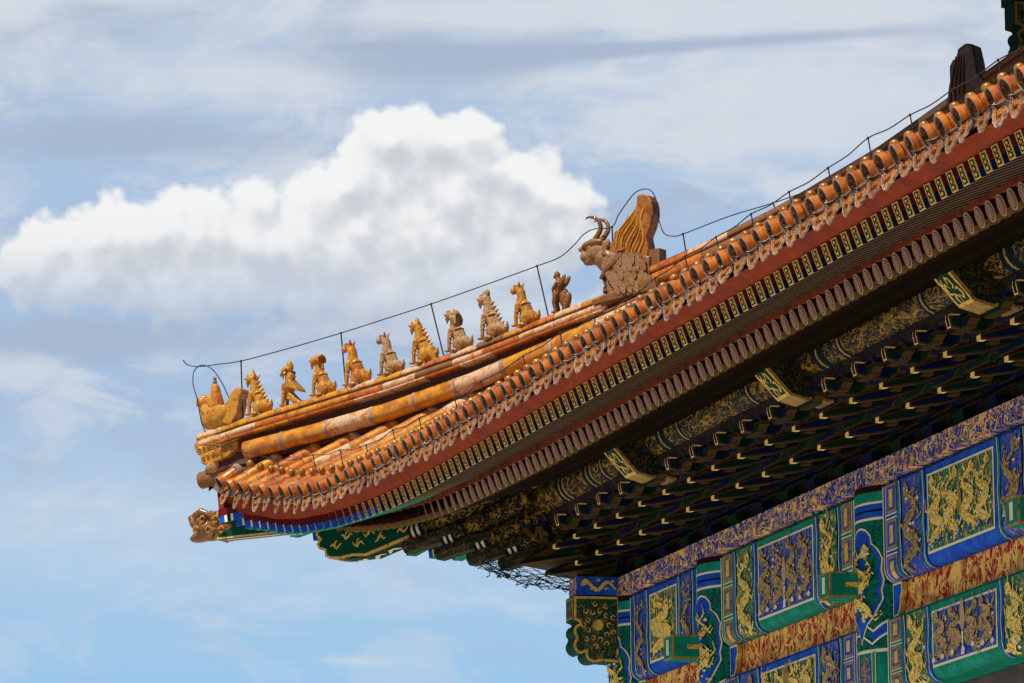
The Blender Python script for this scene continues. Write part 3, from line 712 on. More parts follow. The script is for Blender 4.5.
m = MB(); m.face([(-.135, -.984, 9.27), (.195, -.984, 9.27), (.195, -.984, 9.455), (-.135, -.984, 9.455)], 'frieze_pattern'); hb(m, 'end_panel', fb)

def carved_end(x0, x1, yf, yb, zt, zb, side='dull_gold', edge='gold_leaf'):
    """beam end sawn to lobes on its outer lower corner"""
    H = zt - zb; Wd = yb - yf
    pr = [(yb, zt), (yf, zt), (yf, zt - .36 * H)]
    def arc(cy, cz, r, a0, a1, n=7): return [(cy + r * math.cos(a0 + (a1 - a0) * k / n), cz + r * math.sin(a0 + (a1 - a0) * k / n)) for k in range(n + 1)]
    pr += [(yf + .10 * Wd, zt - .385 * H), (yf + .12 * Wd, zt - .42 * H)]
    pr += arc(yf + .15 * Wd, zt - .53 * H, .115 * H * 1.0, R(115), R(225))
    pr += arc(yf + .17 * Wd, zt - .74 * H, .135 * H, R(140), R(265))
    pr += arc(yf + .42 * Wd, zt - .87 * H, .13 * H, R(170), R(275))
    pr += [(yf + .62 * Wd, zb + .02 * H), (yb, zb)]
    m = MB(); m.prism([(x0, y, z) for y, z in pr], (x1 - x0, 0, 0), side, edge, .028, 'green_scroll')
    return m, pr
m, pr = carved_end(-.14, .20, -1.02, -.50, 9.245, 8.52, 'dark_green_paint')
ce = hb(m, 'carved_beam_end')
m = MB(); c_ = Vector((.211, -.75, 8.93)); m.face([c_ + Vector((0, .062 * math.cos(t * PI / 8), .062 * math.sin(t * PI / 8))) for t in range(16)], 'gold_leaf')
sf = plane_x(.211, -.95, 8.62)
for i in range(18):
    t = i / 18 * 2 * PI; rr_ = .19 if i % 2 else .13; cu, cv = .2 + rr_ * .95 * math.cos(t), .31 + rr_ * 1.25 * math.sin(t); cu = min(max(cu, .03), .40)
    if cv < .12 and cu < .12: continue
    strip(m, sf, [(cu + .026 * math.cos(q * 1.2 + t), cv + .026 * math.sin(q * 1.2 + t)) for q in range(5)], [.003, .007, .008, .007, .002], 'gold_leaf')
hb(m, 'gold_scroll', ce)
m = MB(); m.face([(-.12, -1.024, 9.23), (.18, -1.024, 9.23), (.18, -1.024, 9.0), (-.12, -1.024, 9.0)], 'dull_gold'); m.face([(-.09, -1.028, 9.21), (.15, -1.028, 9.21), (.15, -1.028, 9.02), (-.09, -1.028, 9.02)], 'green_scroll'); hb(m, 'end_panel', ce)
m = MB(); m.box(-.14, .2, .5, 16, 8.3, 9.24, 'blue_scroll'); m.box(-.14, .18, .5, 16, 7.25, 8.29, 'blue_scroll'); hb(m, 'painted_beam')

def dragon(m, surf, x0, x1, z0_, z1, seed, mt='gold_leaf', upright=True, fat=.68):
    """a rampant dragon: thick sinuous body, head, four clawed limbs, scattered flames and clouds"""
    rnd = random.Random(seed); W_, H_ = x1 - x0, z1 - z0_; fl = rnd.choice((-1, 1)); cx = (x0 + x1) / 2
    N = 40; pts = []; ws = []
    for k in range(N):
        t = k / (N - 1)
        if upright: u = cx + fl * W_ * .36 * math.sin(t * 13.5 + .6 + .4 * math.sin(seed)) * (1 - .25 * t); v = z0_ + H_ * (.06 + .86 * t)
        else: v = z0_ + H_ * (.5 + .30 * math.sin(t * 8.5 + seed)); u = x0 + W_ * (.04 + .92 * t)
        pts.append((u, v)); s_ = min(W_, H_) if upright else H_ * .8
        ws.append(fat * s_ * (.05 + .10 * max(0, math.sin(min(t * 1.25, 1) * PI)) ** .7) * (1 + .4 * rnd.random()))
    strip(m, surf, pts, ws, mt)
    hu, hv = pts[-1]; s_ = min(W_, H_)
    strip(m, surf, [(hu - s_ * .14, hv - .01), (hu, hv + .01), (hu + s_ * .15, hv - .005)], [s_ * .07, s_ * .13, s_ * .04], mt)
    for q in range(3, 39, 3):
        u, v = pts[q]; 
        for sg in (-1, 1):
            a = rnd.uniform(-.9, 1.1); L = s_ * rnd.uniform(.16, .34)
            strip(m, surf, [(u, v), (u + sg * L * math.cos(a), v + L * math.sin(a)), (u + sg * L * 1.5 * math.cos(a + .6), v + L * 1.4 * math.sin(a + .6))], [s_ * .04, s_ * .028, s_ * .010], mt)
    for q in range(22):
        u, v = rnd.uniform(x0 + .03 * W_, x1 - .06 * W_), rnd.uniform(z0_ + .03 * H_, z1 - .06 * H_); L = s_ * .07
        strip(m, surf, [(u, v), (u + L, v + L * rnd.uniform(-.6, .8)), (u + 2 * L, v)], [L * .2, L * .4, L * .12], rnd.choice([mt, mt, 'cream_line']))
def beam_prof(zb, zt, yf, rb=.12):
    """front face then rounded lower edge; returns function v(0 at bottom)->(y,z)"""
    arc_l = rb * PI / 2; Hs = zt - zb - rb - .03
    def fn(v, e=0.0):
        # v in metres from underside edge up the rounded corner and the front
        if v < arc_l:
            a = v / rb; return (yf + rb - (rb + e) * math.sin(a), zb + rb - (rb + e) * math.cos(a))
        return (yf - e, zb + rb + (v - arc_l))
    return fn, arc_l + Hs
def painted_beam(x0, x1, zb, zt, scheme, seed, yf=-.45, short=False):
    A, B = scheme         # A outer ground, B panel ground
    m = MB(); rb = .12; pr = [(yf + .8, zb)] + [(yf + rb - rb * math.sin(a), zb + rb - rb * math.cos(a)) for a in [PI / 2 * k / 6 for k in range(7)]] + [(yf, zt - .03), (yf + .03, zt), (yf + .8, zt)]
    m.prism([(x0, y, z) for y, z in pr], (x1 - x0, 0, 0), A); o = hb(m, 'painted_beam')
    fn, Vt = beam_prof(zb, zt, yf, rb)
    def surf(u, v, e=.004): y, z = fn(v, e); return Vector((u, y, z))
    vs = [0, .05, .1, .14, .19] + [.19 + (Vt - .19) * k / 4 for k in range(1, 5)]
    def band(mm, ua, ub, va, vb, mt, e):
        vv = [va] + [q for q in vs if va < q < vb] + [vb]
        mm.grid([[surf(ua, q, e) for q in vv], [surf(ub, q, e) for q in vv]], mt, False)
    def wavy(mm, u, wd, mt, e, amp=.02):
        n = 16; a = []; b = []
        for k in range(n + 1):
            v = Vt * k / n; du = amp * (abs(math.sin(k / n * PI * 2)) - .5) * 1.6; a.append(surf(u + du - wd / 2, v, e)); b.append(surf(u + du + wd / 2, v, e))
        mm.grid([a, b], mt, False)
    L = x1 - x0
    other = 'green_paint' if A == 'blue_paint' else 'blue_paint'
    if short: lay = dict(strip=.0, w1=.16, d0=.24, d1=.62, w2=.70, p0=.80, p1=L - .80)
    else: lay = dict(strip=.44, w1=.50, d0=.60, d1=1.16, w2=1.24, p0=1.36, p1=L - 1.36)
    for sg in (0, 1):
        mm = MB(); X = (lambda u: x0 + u) if sg == 0 else (lambda u: x1 - u)
        def bd(ua, ub, va, vb, mt, e): a, b = X(ua), X(ub); band(mm, min(a, b), max(a, b), va, vb, mt, e)
        bd(.012, .035, 0, Vt, 'cream_line', .004)
        if lay['strip']:
            bd(.09, .105, 0, Vt, 'cream_line', .004)
            hh = Vt / 3.6
            for k in range(3):
                vb_ = .02 + k * (Vt - hh - .02) / 2
                bd(.13, .42, vb_, vb_ + hh, 'dull_gold', .005); bd(.16, .39, vb_ + .025, vb_ + hh - .025, 'blue_scroll' if A == 'green_paint' else 'blue_paint', .008)
                bd(.22, .33, vb_ + .05, vb_ + hh - .05, 'gold_leaf', .011)
                if k < 2:
                    g0 = vb_ + hh; g1 = .02 + (k + 1) * (Vt - hh - .02) / 2; mid = (g0 + g1) / 2
                    bd(.11, .44, g0 + (g1 - g0) * .14, g0 + (g1 - g0) * .32, 'cream_line', .006); bd(.11, .44, g0 + (g1 - g0) * .70, g0 + (g1 - g0) * .88, 'cream_line', .006)
        for q, (mt, wd) in enumerate(((other, .05), ('cream_line', .014), ('deep_blue', .03))): wavy(mm, X(lay['w1'] + q * .035), wd, mt, .005 + .002 * q)
        bd(lay['d0'], lay['d1'], 0.01, Vt - .01, 'green_panel' if B == 'blue_paint' else 'blue_panel', .0045)
        for q, (mt, wd) in enumerate(((other, .05), ('cream_line', .014), ('blue_paint', .035))): wavy(mm, X(lay['w2'] - .03 + q * .038), wd, mt, .009 + .002 * q)
        a, b = X(lay['d0'] + .02), X(lay['d1'] - .02); dr = MB()
        dragon(dr, lambda u, v: surf(u, v, .012), min(a, b), max(a, b), .03, Vt - .05, seed + sg * 7, 'dragon_gold' if B == 'blue_paint' else 'dragon_brown')
        hb(dr, 'gold_dragon', o); hb(mm, 'painted_border', o)
    pn = MB(); p0, p1 = x0 + lay['p0'], x0 + lay['p1']; v0, v1 = .17, Vt - .06
    band(pn, p0, p1, v0, v1, 'cream_line', .006); band(pn, p0 + .035, p1 - .035, v0 + .022, v1 - .022, 'green_panel' if B == 'green_paint' else 'blue_panel', .009)
    hb(pn, 'painted_panel', o)
    dr = MB(); mid = (p0 + p1) / 2; gm = 'dragon_gold' if B == 'green_paint' else 'dragon_brown'
    if short: dragon(dr, lambda u, v: surf(u, v, .013), p0 + .07, p1 - .07, v0 + .04, v1 - .04, seed + 3, gm)
    else:
        q = (p1 - p0) * .25
        for c0 in (p0 + .06, p0 + .06 + q * .9): dragon(dr, lambda u, v: surf(u, v, .013), c0, c0 + q * .95, v0 + .03, v1 - .04, int(seed + c0 * 10), gm)
        for c0 in (p1 - .06 - q * .95, p1 - .06 - q * 1.85): dragon(dr, lambda u, v: surf(u, v, .013), c0, c0 + q * .95, v0 + .03, v1 - .04, int(seed + c0 * 10), gm)
        strip(dr, lambda u, v: surf(u, v, .016), [(mid, v0 + .25), (mid, v0 + .33), (mid, v0 + .44), (mid, v0 + .54)], [.02, .07, .06, .01], 'pink_cream' if B == 'blue_paint' else 'dull_gold')
        strip(dr, lambda u, v: surf(u, v, .016), [(mid, v0 + .03), (mid, v0 + .12), (mid, v0 + .24)], [.05, .012, .03], 'blue_paint' if B == 'green_paint' else 'cream_line')
    for c_ in range(7):
        u = p0 + .1 + (p1 - p0 - .2) * c_ / 6 + random.uniform(-.03, .03); v = v0 + .055 + random.uniform(0, .03)
        strip(dr, lambda u_, v_: surf(u_, v_, .018), [(u - .05, v), (u, v + .012), (u + .05, v)], [.01, .028, .01], 'blue_paint' if B == 'green_paint' else 'white_paint')
    hb(dr, 'gold_dragon', o)
    return o
BG, GB = ('blue_paint', 'green_paint'), ('green_paint', 'blue_paint')
spans = [(cols[i] + .45, cols[i + 1] - .42) for i in range(4)] + [(20.5, XMAX)]
for i, (a, b) in enumerate(spans):
    up_ = BG if i % 2 == 0 else GB; lw = GB if i % 2 == 0 else BG
    painted_beam(a, b, 8.30, 9.235, up_, 11 + i * 13, short=(b - a) < 3.2)
    painted_beam(a + .06, b, 7.24, 7.955, lw, 17 + i * 19, short=(b - a) < 3.2)
    m = MB(); m.box(a, b, -.30, 0.0, 7.958, 8.297, 'red_pattern'); hb(m, 'red_panel_board')
    # small scalloped bracket where the red board meets the column
    m = MB(); m.prism([(a - .02, -.36, 8.29), (a + .24, -.36, 8.29), (a + .27, -.36, 8.2), (a + .21, -.36, 8.13), (a + .20, -.36, 8.05), (a + .12, -.36, 7.97), (a - .02, -.36, 7.96)], (0, .05, 0), 'gold_leaf', 'cream_line', .022, 'blue_paint'); hb(m, 'scalloped_bracket')
    m = MB(); m.box(a, b, -.10, .25, 6.55, 7.235, 'grey_wood'); hb(m, 'lintel')
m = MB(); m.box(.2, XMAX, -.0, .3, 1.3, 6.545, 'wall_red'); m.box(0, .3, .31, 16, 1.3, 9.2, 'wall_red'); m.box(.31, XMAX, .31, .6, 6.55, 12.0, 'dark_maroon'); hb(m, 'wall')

# ---- columns
def column(cx, cy, r=.56, vis=True):
    m = MB(); N = 40
    zs = [(1.3, 'wall_red'), (6.9, 'green_paint'), (7.62, 'green_paint'), (7.66, 'cream_line'), (7.69, 'green_paint'), (7.70, 'teal_scroll'), (8.92, 'cream_line'), (8.945, 'blue_paint'), (9.0, 'deep_blue'), (9.02, 'blue_paint'), (9.075, 'cream_line'), (9.095, 'green_paint'), (9.19, 'dark_maroon'), (9.248, None)]
    rows = [[(r * math.cos(2 * PI * k / N), r * math.sin(2 * PI * k / N), z) for k in range(N)] for z, _ in zs]
    m.grid(rows, None, True, True, lambda a, b: zs[a][1])
    o = hb(m, 'column'); o.location = (cx, cy, 0)
    if not vis: return
    def cyl(u, v, e=.004):  # u arc length, from angle pointing to the front-right
        a = R(-90) + u / r; return Vector(((r + e) * math.cos(a), (r + e) * math.sin(a), v))
    # blue cloud-shaped cartouche with a dragon
    m = MB(); zc = 8.34; out_ = []
    lob = [(.02, .52), (.08, .50), (.13, .44), (.14, .36), (.20, .30), (.24, .20), (.23, .10), (.25, 0), (.23, -.10), (.24, -.18), (.19, -.28), (.14, -.36), (.08, -.42), (.03, -.52), (0, -.60)]
    def lobe(sc_, mt, e):
        Rr = [cyl(.07 + q[0] * sc_ * 1.35, zc + q[1] * (1 - (1 - sc_) * .6), e) for q in lob]; Lr = [cyl(.07 - q[0] * sc_ * 1.35, zc + q[1] * (1 - (1 - sc_) * .6), e) for q in lob]
        Mr = [cyl(.07, zc + q[1] * (1 - (1 - sc_) * .6), e) for q in lob]; m.grid([Lr, Mr, Rr], mt, False)
    lobe(1.0, 'cream_line', .006); lobe(.93, 'blue_paint', .009)
    hb(m, 'blue_cartouche', o)
    m = MB(); dragon(m, lambda u, v: cyl(u, v, .013), -.14, .28, zc - .4, zc + .36, int(cx * 7) + 5, 'dragon_gold', fat=.6)
    for q in range(5): u, v = -.10 + .07 * q, zc + (.3, -.25, .12, -.1, .25)[q]; strip(m, lambda a, b: cyl(a, b, .017), [(u - .03, v), (u, v + .01), (u + .03, v)], [.008, .018, .008], 'white_paint')
    hb(m, 'gold_dragon', o)
    m = MB()
    for zz, mt, wd in ((7.80, 'blue_paint', .055), (7.86, 'cream_line', .010), (7.74, 'cream_line', .010)):
        pts = [(-.45 + .03 * k, zz + .10 * abs(math.cos((-.45 + .03 * k + .02) * PI / .52))) for k in range(31)]
        strip(m, lambda a, b: cyl(a, b, .006 if wd > .02 else .010), pts, [wd] * 31, mt)
    for uu in (-.30, -.02, .26):
        strip(m, lambda a, b: cyl(a, b, .006), [(uu, 6.95), (uu, 7.3), (uu, 7.66)], [.028] * 3, 'cream_line'); strip(m, lambda a, b: cyl(a, b, .010), [(uu, 6.95), (uu, 7.3), (uu, 7.66)], [.016] * 3, 'green_paint')
    for uu in (-.16, .12): m.grid([[cyl(uu - .09, z, .007) for z in (6.95, 7.2, 7.58)], [cyl(uu, z, .007) for z in (6.95, 7.3, 7.64)], [cyl(uu + .09, z, .007) for z in (6.95, 7.2, 7.58)]], 'blue_scroll', False)
    hb(m, 'painted_band', o)
for cx in cols: column(cx, 0)
column(0, 5.5, vis=False)

# ---- tenon boxes that stick out from the columns
for cx in cols[1:]:
    m = MB(); m.box(cx - .28, cx + .05, -.87, -.50, 8.205, 8.45, 'dull_gold'); o = hb(m, 'tenon_box')
    m = MB()
    for (e, i_, mt) in ((.003, .018, 'green_paint'),):
        m.face([(cx + .05 + e, -.87 + i_, 8.205 + i_), (cx + .05 + e, -.5, 8.205 + i_), (cx + .05 + e, -.5, 8.45 - i_), (cx + .05 + e, -.87 + i_, 8.45 - i_)], mt)
        m.face([(cx - .28 + i_, -.87 - e, 8.205 + i_), (cx + .05 - i_, -.87 - e, 8.205 + i_), (cx + .05 - i_, -.87 - e, 8.45 - i_), (cx - .28 + i_, -.87 - e, 8.45 - i_)], mt)
        m.face([(cx - .28 + i_, -.87 + i_, 8.205 - e), (cx + .05 - i_, -.87 + i_, 8.205 - e), (cx + .05 - i_, -.5, 8.205 - e), (cx - .28 + i_, -.5, 8.205 - e)], mt)
    m.face([(cx + .056, -.71, 8.305), (cx + .056, -.505, 8.305), (cx + .056, -.505, 8.35), (cx + .056, -.71, 8.35)], 'gold_leaf')
    m.face([(cx - .16, -.877, 8.25), (cx - .07, -.877, 8.25), (cx - .07, -.877, 8.41), (cx - .16, -.877, 8.41)], 'cream_line')
    hb(m, 'painted_face', o)

# ---- stepped diagonal bracket noses under the corner
for i, (s, z) in enumerate(((-2.18, 10.06), (-1.88, 9.955), (-1.58, 9.86), (-1.29, 9.78))):
    din = Vector((.66, .66, .36)).normalized(); c0 = D(s, .10, z + .12); m = MB()
    L = 1.25 - .05 * i; q = [c0 + din * (L * k / 6) for k in range(7)]
    m.tube(q, .125, 'gold_purlin', 16); 
    for k, c_ in enumerate(('deep_green', 'cream_line', 'deep_blue', 'cream_line', 'deep_blue')): m.tube([c0 + din * (.0 + .035 * k - .004), c0 + din * (.033 + .035 * k)], .130, c_, 16, cap=(k == 0))
    o = hb(m, 'corner_purlin_nose')
    m = MB(); hd = Vector((.7071, .7071, 0)); c1 = D(s - .06, .10, z)
    hexp = [(-.15, .04), (-.15, -.03), (-.08, -.085), (.08, -.085), (.15, -.03), (.15, .04)]
    m.prism([c1 + PG * a + Vector((0, 0, b)) for a, b in hexp], (Vector((.69, .69, .20)).normalized()) * .75, 'dark_scroll', 'deep_blue', .015, 'pink_cream'); hb(m, 'hexagonal_slab', o)
# bearing blocks that fill the corner stack
m = MB()
for s, z, hw in ((-1.0, 9.80, .34), (-.72, 9.66, .30), (-.5, 9.52, .26)):
    m.prism([D(s, -hw, z), D(s - .12, -hw + .06, z - .09), D(s + .5, -hw + .1, z - .05), D(s + .6, -hw, z + .3)], PG * 2 * hw, 'arm_edge', 'arm_edge', .02, 'deep_green')
hb(m, 'corner_bracket_stack')

# ------------------------------------------------------------------ sculpting by voxel union
def smooth_path(pts, n=6):
    P_ = [Vector(p) for p in pts]; out_ = []
    for i in range(len(P_) - 1):
        a, b, c2, d = P_[max(i - 1, 0)], P_[i], P_[i + 1], P_[min(i + 2, len(P_) - 1)]
        for k in range(n):
            t = k / n; out_.append(.5 * ((2 * b) + (c2 - a) * t + (2 * a - 5 * b + 4 * c2 - d) * t * t + (3 * b - a - 3 * c2 + d) * t ** 3))
    out_.append(P_[-1]); return out_

def sculpt(prims, mt, voxel=.012, smooth=3, name='figure', mfn=None, tri=None):
    bm_ = MB()
    for p in prims:
        if p[0] == 'e': bm_.ball(p[1], p[2], 'mortar', 14, 9)
        elif p[0] == 'er':     # rotated ellipsoid: centre, radii, pitch angle about y
            tmp = MB(); tmp.ball((0, 0, 0), p[2], 'mortar', 14, 9); ro = Matrix.Rotation(p[3], 3, 'Y'); off_ = len(bm_.v)
            bm_.v += [tuple(ro @ Vector(v) + Vector(p[1])) for v in tmp.v]; bm_.f += [[q + off_ for q in f] for f in tmp.f]; bm_.m += tmp.m; bm_.sm += tmp.sm
        elif p[0] == 'c':      # tapered limb through points
            pts = [Vector(q) for q in p[1]]; rr = p[2]
            bm_.tube(pts, rr, 'mortar', 10); bm_.ball(pts[0], rr[0] * .99, 'mortar', 10, 6); bm_.ball(pts[-1], rr[-1] * .99, 'mortar', 10, 6)
        elif p[0] == 'p':      # flat plate: polygon in x,z, half thickness
            bm_.prism([(x, -p[2], z) for x, z in p[1]], (0, 2 * p[2], 0), 'mortar')
    me = bm_.build(name, link=False)
    b = bmesh.new(); b.from_mesh(me); bmesh.ops.remove_doubles(b, verts=b.verts, dist=1e-5); bmesh.ops.recalc_face_normals(b, faces=b.faces); b.to_mesh(me); b.free()
    o = bpy.data.objects.new(name + '_tmp', me); COL.objects.link(o)
    r = o.modifiers.new('r', 'REMESH'); r.mode = 'VOXEL'; r.voxel_size = voxel; r.use_smooth_shade = True
    s = o.modifiers.new('s', 'SMOOTH'); s.factor = .5; s.iterations = smooth
    dg = bpy.context.evaluated_depsgraph_get(); me2 = bpy.data.meshes.new_from_object(o.evaluated_get(dg)); bpy.data.objects.remove(o, do_unlink=True); bpy.data.meshes.remove(me)
    me2.name = name; me2.materials.clear(); me2.materials.append(MATS[mt])
    for q in me2.polygons: q.use_smooth = True
    return me2
ROTD = Matrix.Rotation(math.atan2(-1, -1), 4, 'Z')       # local +X looks outwards down the hip
def on_ridge(o, s, z, sc=1.0, rz_=0.0, p=0.0):
    o.matrix_world = Matrix.Translation(D(s, p, z)) @ ROTD @ Matrix.Rotation(rz_, 4, 'Z') @ Matrix.Scale(sc, 4)

# ------------------------------------------------------------------ hip ridge
TS = [-4.25, -3.79, -3.1, -2.35, -1.6, -.86, -.38]
TZ = [11.60, 11.735, 11.90, 12.085, 12.31, 12.57, 12.735]
def ridge_top(s): return interp(s, TS, TZ)
def ridge_seg(prof_fn, s0, s1, n, mats_fn, cap='ochre_glaze'):
    """sweep a cross-section (list of (p, h) for one side, h from the top downwards) along the diagonal"""
    m = MB(); rows = []
    for i in range(n + 1):
        s = s0 + (s1 - s0) * i / n; pr = prof_fn(s); rows.append([D(s, p, z) for p, z in pr])
    m.grid(rows, None, False, False, mats_fn); m.face(rows[0][::-1], cap); m.face(rows[-1], cap); return m
# cross section offsets measured down from the ridge top (h) with half width (p)
CAP = [(.0, 0), (.05, .006), (.085, .03), (.095, .065), (.09, .085)]
NECK = [(.070, .088), (.075, .106)]
BEAD = [(.105, .108), (.140, .130), (.150, .158), (.135, .186), (.11, .198)]
MOLD = [(.13, .203), (.18, .210), (.225, .222), (.228, .242), (.19, .250)]
def both(lst, top): 
    r = [(p, top - h) for p, h in lst]; l = [(-p, top - h) for p, h in lst if p > 0][::-1]; return r + l
def pieces(lst, name, s0, s1, step, choices, weights, seed, closed_w, par, joint=None):
    """one mesh: the course cut into glazed pieces of differing colour with small mortar gaps"""
    rnd = random.Random(seed); m = MB(); s = s0
    while s < s1 - .01:
        e = min(s + step * rnd.uniform(.85, 1.1) / 1.414, s1); mt = rnd.choices(choices, weights)[0]
        if s > -2.6 and len(choices) > 2 and rnd.random() < .55: mt = rnd.choice(['worn_glaze', 'worn_glaze', 'orange_glaze', 'brown_glaze'])
        rows = []
        for q in (s, (s + e) / 2, e - .006):
            t = top_fn(q) + rnd.uniform(-.001, .001); rows.append([D(q, p, z) for p, z in [(p, t - h) for p, h in lst]] + [D(q, -p, z) for p, z in [(p, t - h) for p, h in lst][::-1] ])
        m.grid(rows, mt, True); m.face(rows[0][::-1], mt); m.face(rows[-1], mt)
        # mortar joint
        r2 = [[D(q, p * .93, t - h - .003) for p, h in lst] + [D(q, -p * .93, t - h - .003) for p, h in lst[::-1]] for q in (e - .012, e + .008)]
        m.grid(r2, 'mortar', True); s = e
    return m
CR = hb(MB(), 'corner_ridge') if False else None
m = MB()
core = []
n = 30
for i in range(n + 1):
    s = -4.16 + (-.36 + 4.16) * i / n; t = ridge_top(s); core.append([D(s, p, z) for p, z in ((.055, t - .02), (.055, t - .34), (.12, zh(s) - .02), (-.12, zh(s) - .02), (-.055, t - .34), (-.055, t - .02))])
m.grid(core, 'core_gap_shade', False, True); m.face(core[0], 'mortar'); m.face(core[-1][::-1], 'mortar')
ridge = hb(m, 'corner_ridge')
top_fn = ridge_top
hb(pieces(CAP, 'cap', -4.27, -.38, .34, ['yellow_glaze', 'orange_glaze', 'worn_glaze'], [.5, .2, .3], 5, True, ridge), 'ridge_cap', ridge)
hb(pieces(NECK, 'neck', -4.2, -.38, 1.2, ['mortar'], [1], 6, True, ridge), 'mortar_line', ridge)
hb(pieces(BEAD, 'bead', -4.25, -.38, .45, ['yellow_glaze', 'orange_glaze', 'worn_glaze', 'worn_glaze'], [.3, .2, .3, .2], 8, True, ridge), 'ridge_roll', ridge)
hb(pieces(MOLD, 'mold', -4.0, -.38, .5, ['orange_glaze', 'worn_glaze', 'yellow_glaze'], [.5, .3, .2], 9, True, ridge), 'ridge_ledge', ridge)
def side_roll(sg, s0, s1, r=.106, dz=.012):
    m = MB(); rnd = random.Random(20 + sg); s = s0; i = 0
    while s < s1 - .01:
        e = min(s + rnd.uniform(.5, .66) / 1.414, s1); mt = ['yellow_glaze', 'yellow_glaze', 'worn_glaze'][i % 3] if sg > 0 else 'orange_glaze'
        m.tube([D(q, sg * .19, zh(q) + .10 + dz) for q in (s, s + (e - s) * .33, s + (e - s) * .66, e - .01)], r, mt, 12)
        m.tube([D(e - .02, sg * .19, zh(e - .02) + .10 + dz), D(e + .014, sg * .19, zh(e + .014) + .10 + dz)], r * 1.04, 'mortar', 12); s = e; i += 1
    return m
hb(side_roll(1, -3.74, 3.3), 'roll_tile', ridge); hb(side_roll(-1, -3.95, 3.3), 'roll_tile', ridge)
# taller ridge behind the big beast
BT = [(-.45, 12.80), (.42, 13.15), (1.11, 13.47), (2.0, 14.0), (3.06, 14.78), (3.5, 15.1)]
def back_top(s): return interp(s, [a for a, b in BT], [b for a, b in BT])
top_fn = back_top
m = MB(); core = []
for i in range(25):
    s = -.40 + 3.8 * i / 24; t = back_top(s); core.append([D(s, p, z) for p, z in ((.08, t - .02), (.08, t - .4), (.12, zh(s)), (-.12, zh(s)), (-.08, t - .4), (-.08, t - .02))])
m.grid(core, 'core_gap_shade', False, True); m.face(core[0], 'mortar'); hb(m, 'ridge_core', ridge)
hb(pieces([(p * 1.15, h * 1.2) for p, h in CAP], 'cap', -.42, 3.35, .5, ['brown_glaze', 'orange_glaze', 'worn_glaze'], [.5, .3, .2], 15, True, ridge), 'ridge_cap', ridge)
hb(pieces([(.08, .12), (.15, .14), (.16, .2), (.15, .26), (.08, .28)], 'b', -.42, 3.35, .7, ['brown_glaze', 'orange_glaze', 'worn_glaze'], [.5, .3, .2], 16, True, ridge), 'ridge_roll', ridge)
hb(pieces([(.08, .32), (.20, .34), (.21, .38), (.08, .40)], 'b2', -.42, 3.35, .7, ['orange_glaze', 'brown_glaze'], [.5, .5], 17, True, ridge), 'ridge_ledge', ridge)
# rounded nose and the carved blocks below the ridge end; local +X outwards, +Z up, origin at the ridge top
t = ridge_top(-4.25)
P = [('c', [(-.10, .0, -.045), (.05, 0, -.070)], [.085, .085]), ('er', (.02, 0, -.16), (.11, .16, .075), 0), ('c', [(-.2, .0, -.12), (.0, 0, -.15)], [.12, .12]), ('er', (.0, 0, -.22), (.11, .16, .05), 0), ('p', [(.02, -.20), (.02, -.28), (-.55, -.14), (-.55, -.08)], .165)]
o = hobj('ridge_nose', sculpt(P, 'yellow_glaze', .012, 3, 'ridge_nose'), ridge); o.matrix_local = Matrix.Translation(D(-4.22, 0, t)) @ ROTD
P = [('p', [(-.02, -.27), (-.54, -.145), (-.54, -.23), (-.40, -.33), (-.10, -.405), (-.03, -.38)], .165), ('er', (-.06, 0, -.33), (.07, .16, .07), 0), ('er', (-.46, 0, -.22), (.07, .16, .06), 0)]
cb = hobj('carved_block', sculpt(P, 'ochre_glaze', .012, 3, 'carved_block'), ridge); cb.matrix_local = Matrix.Translation(D(-4.22, 0, t)) @ ROTD
for nm_, par_, y0_, zf, x0_, n_, mt_ in (('curl_relief', cb, .172, lambda x: -.325 - (x + .06) * .26, -.07, 7, 'yellow_glaze'), ('curl_relief', o, .170, lambda x: -.225 - x * .26, -.01, 8, 'ochre_glaze')):
    m = MB()
    for k in range(n_):
        x_ = x0_ - .062 * k; a = [(x_ + (.026 - .003 * j) * math.cos(j * 1.0 + k), y0_ + .002, zf(x_) + (.026 - .003 * j) * math.sin(j * 1.0 + k)) for j in range(7)]; m.tube(a, .0085, mt_, 5)
    hobj(nm_, m.build(nm_, link=False), par_)
m = MB(); m.prism([D(-4.10, -.10, t - .42), D(-3.4, -.10, t - .28), D(-3.4, -.10, zh(-3.4)), D(-4.15, -.10, zh(-4.15) - .05)], PG * .20, 'mortar'); hb(m, 'ridge_foot', ridge)
# side tile beneath the ridge nose, pointing along the diagonal
m = MB(); m.tube([D(-4.27, 0, 11.05), D(-3.7, 0, 11.14)], .10, 'brown_glaze', 14); hb(m, 'corner_tile', ridge)

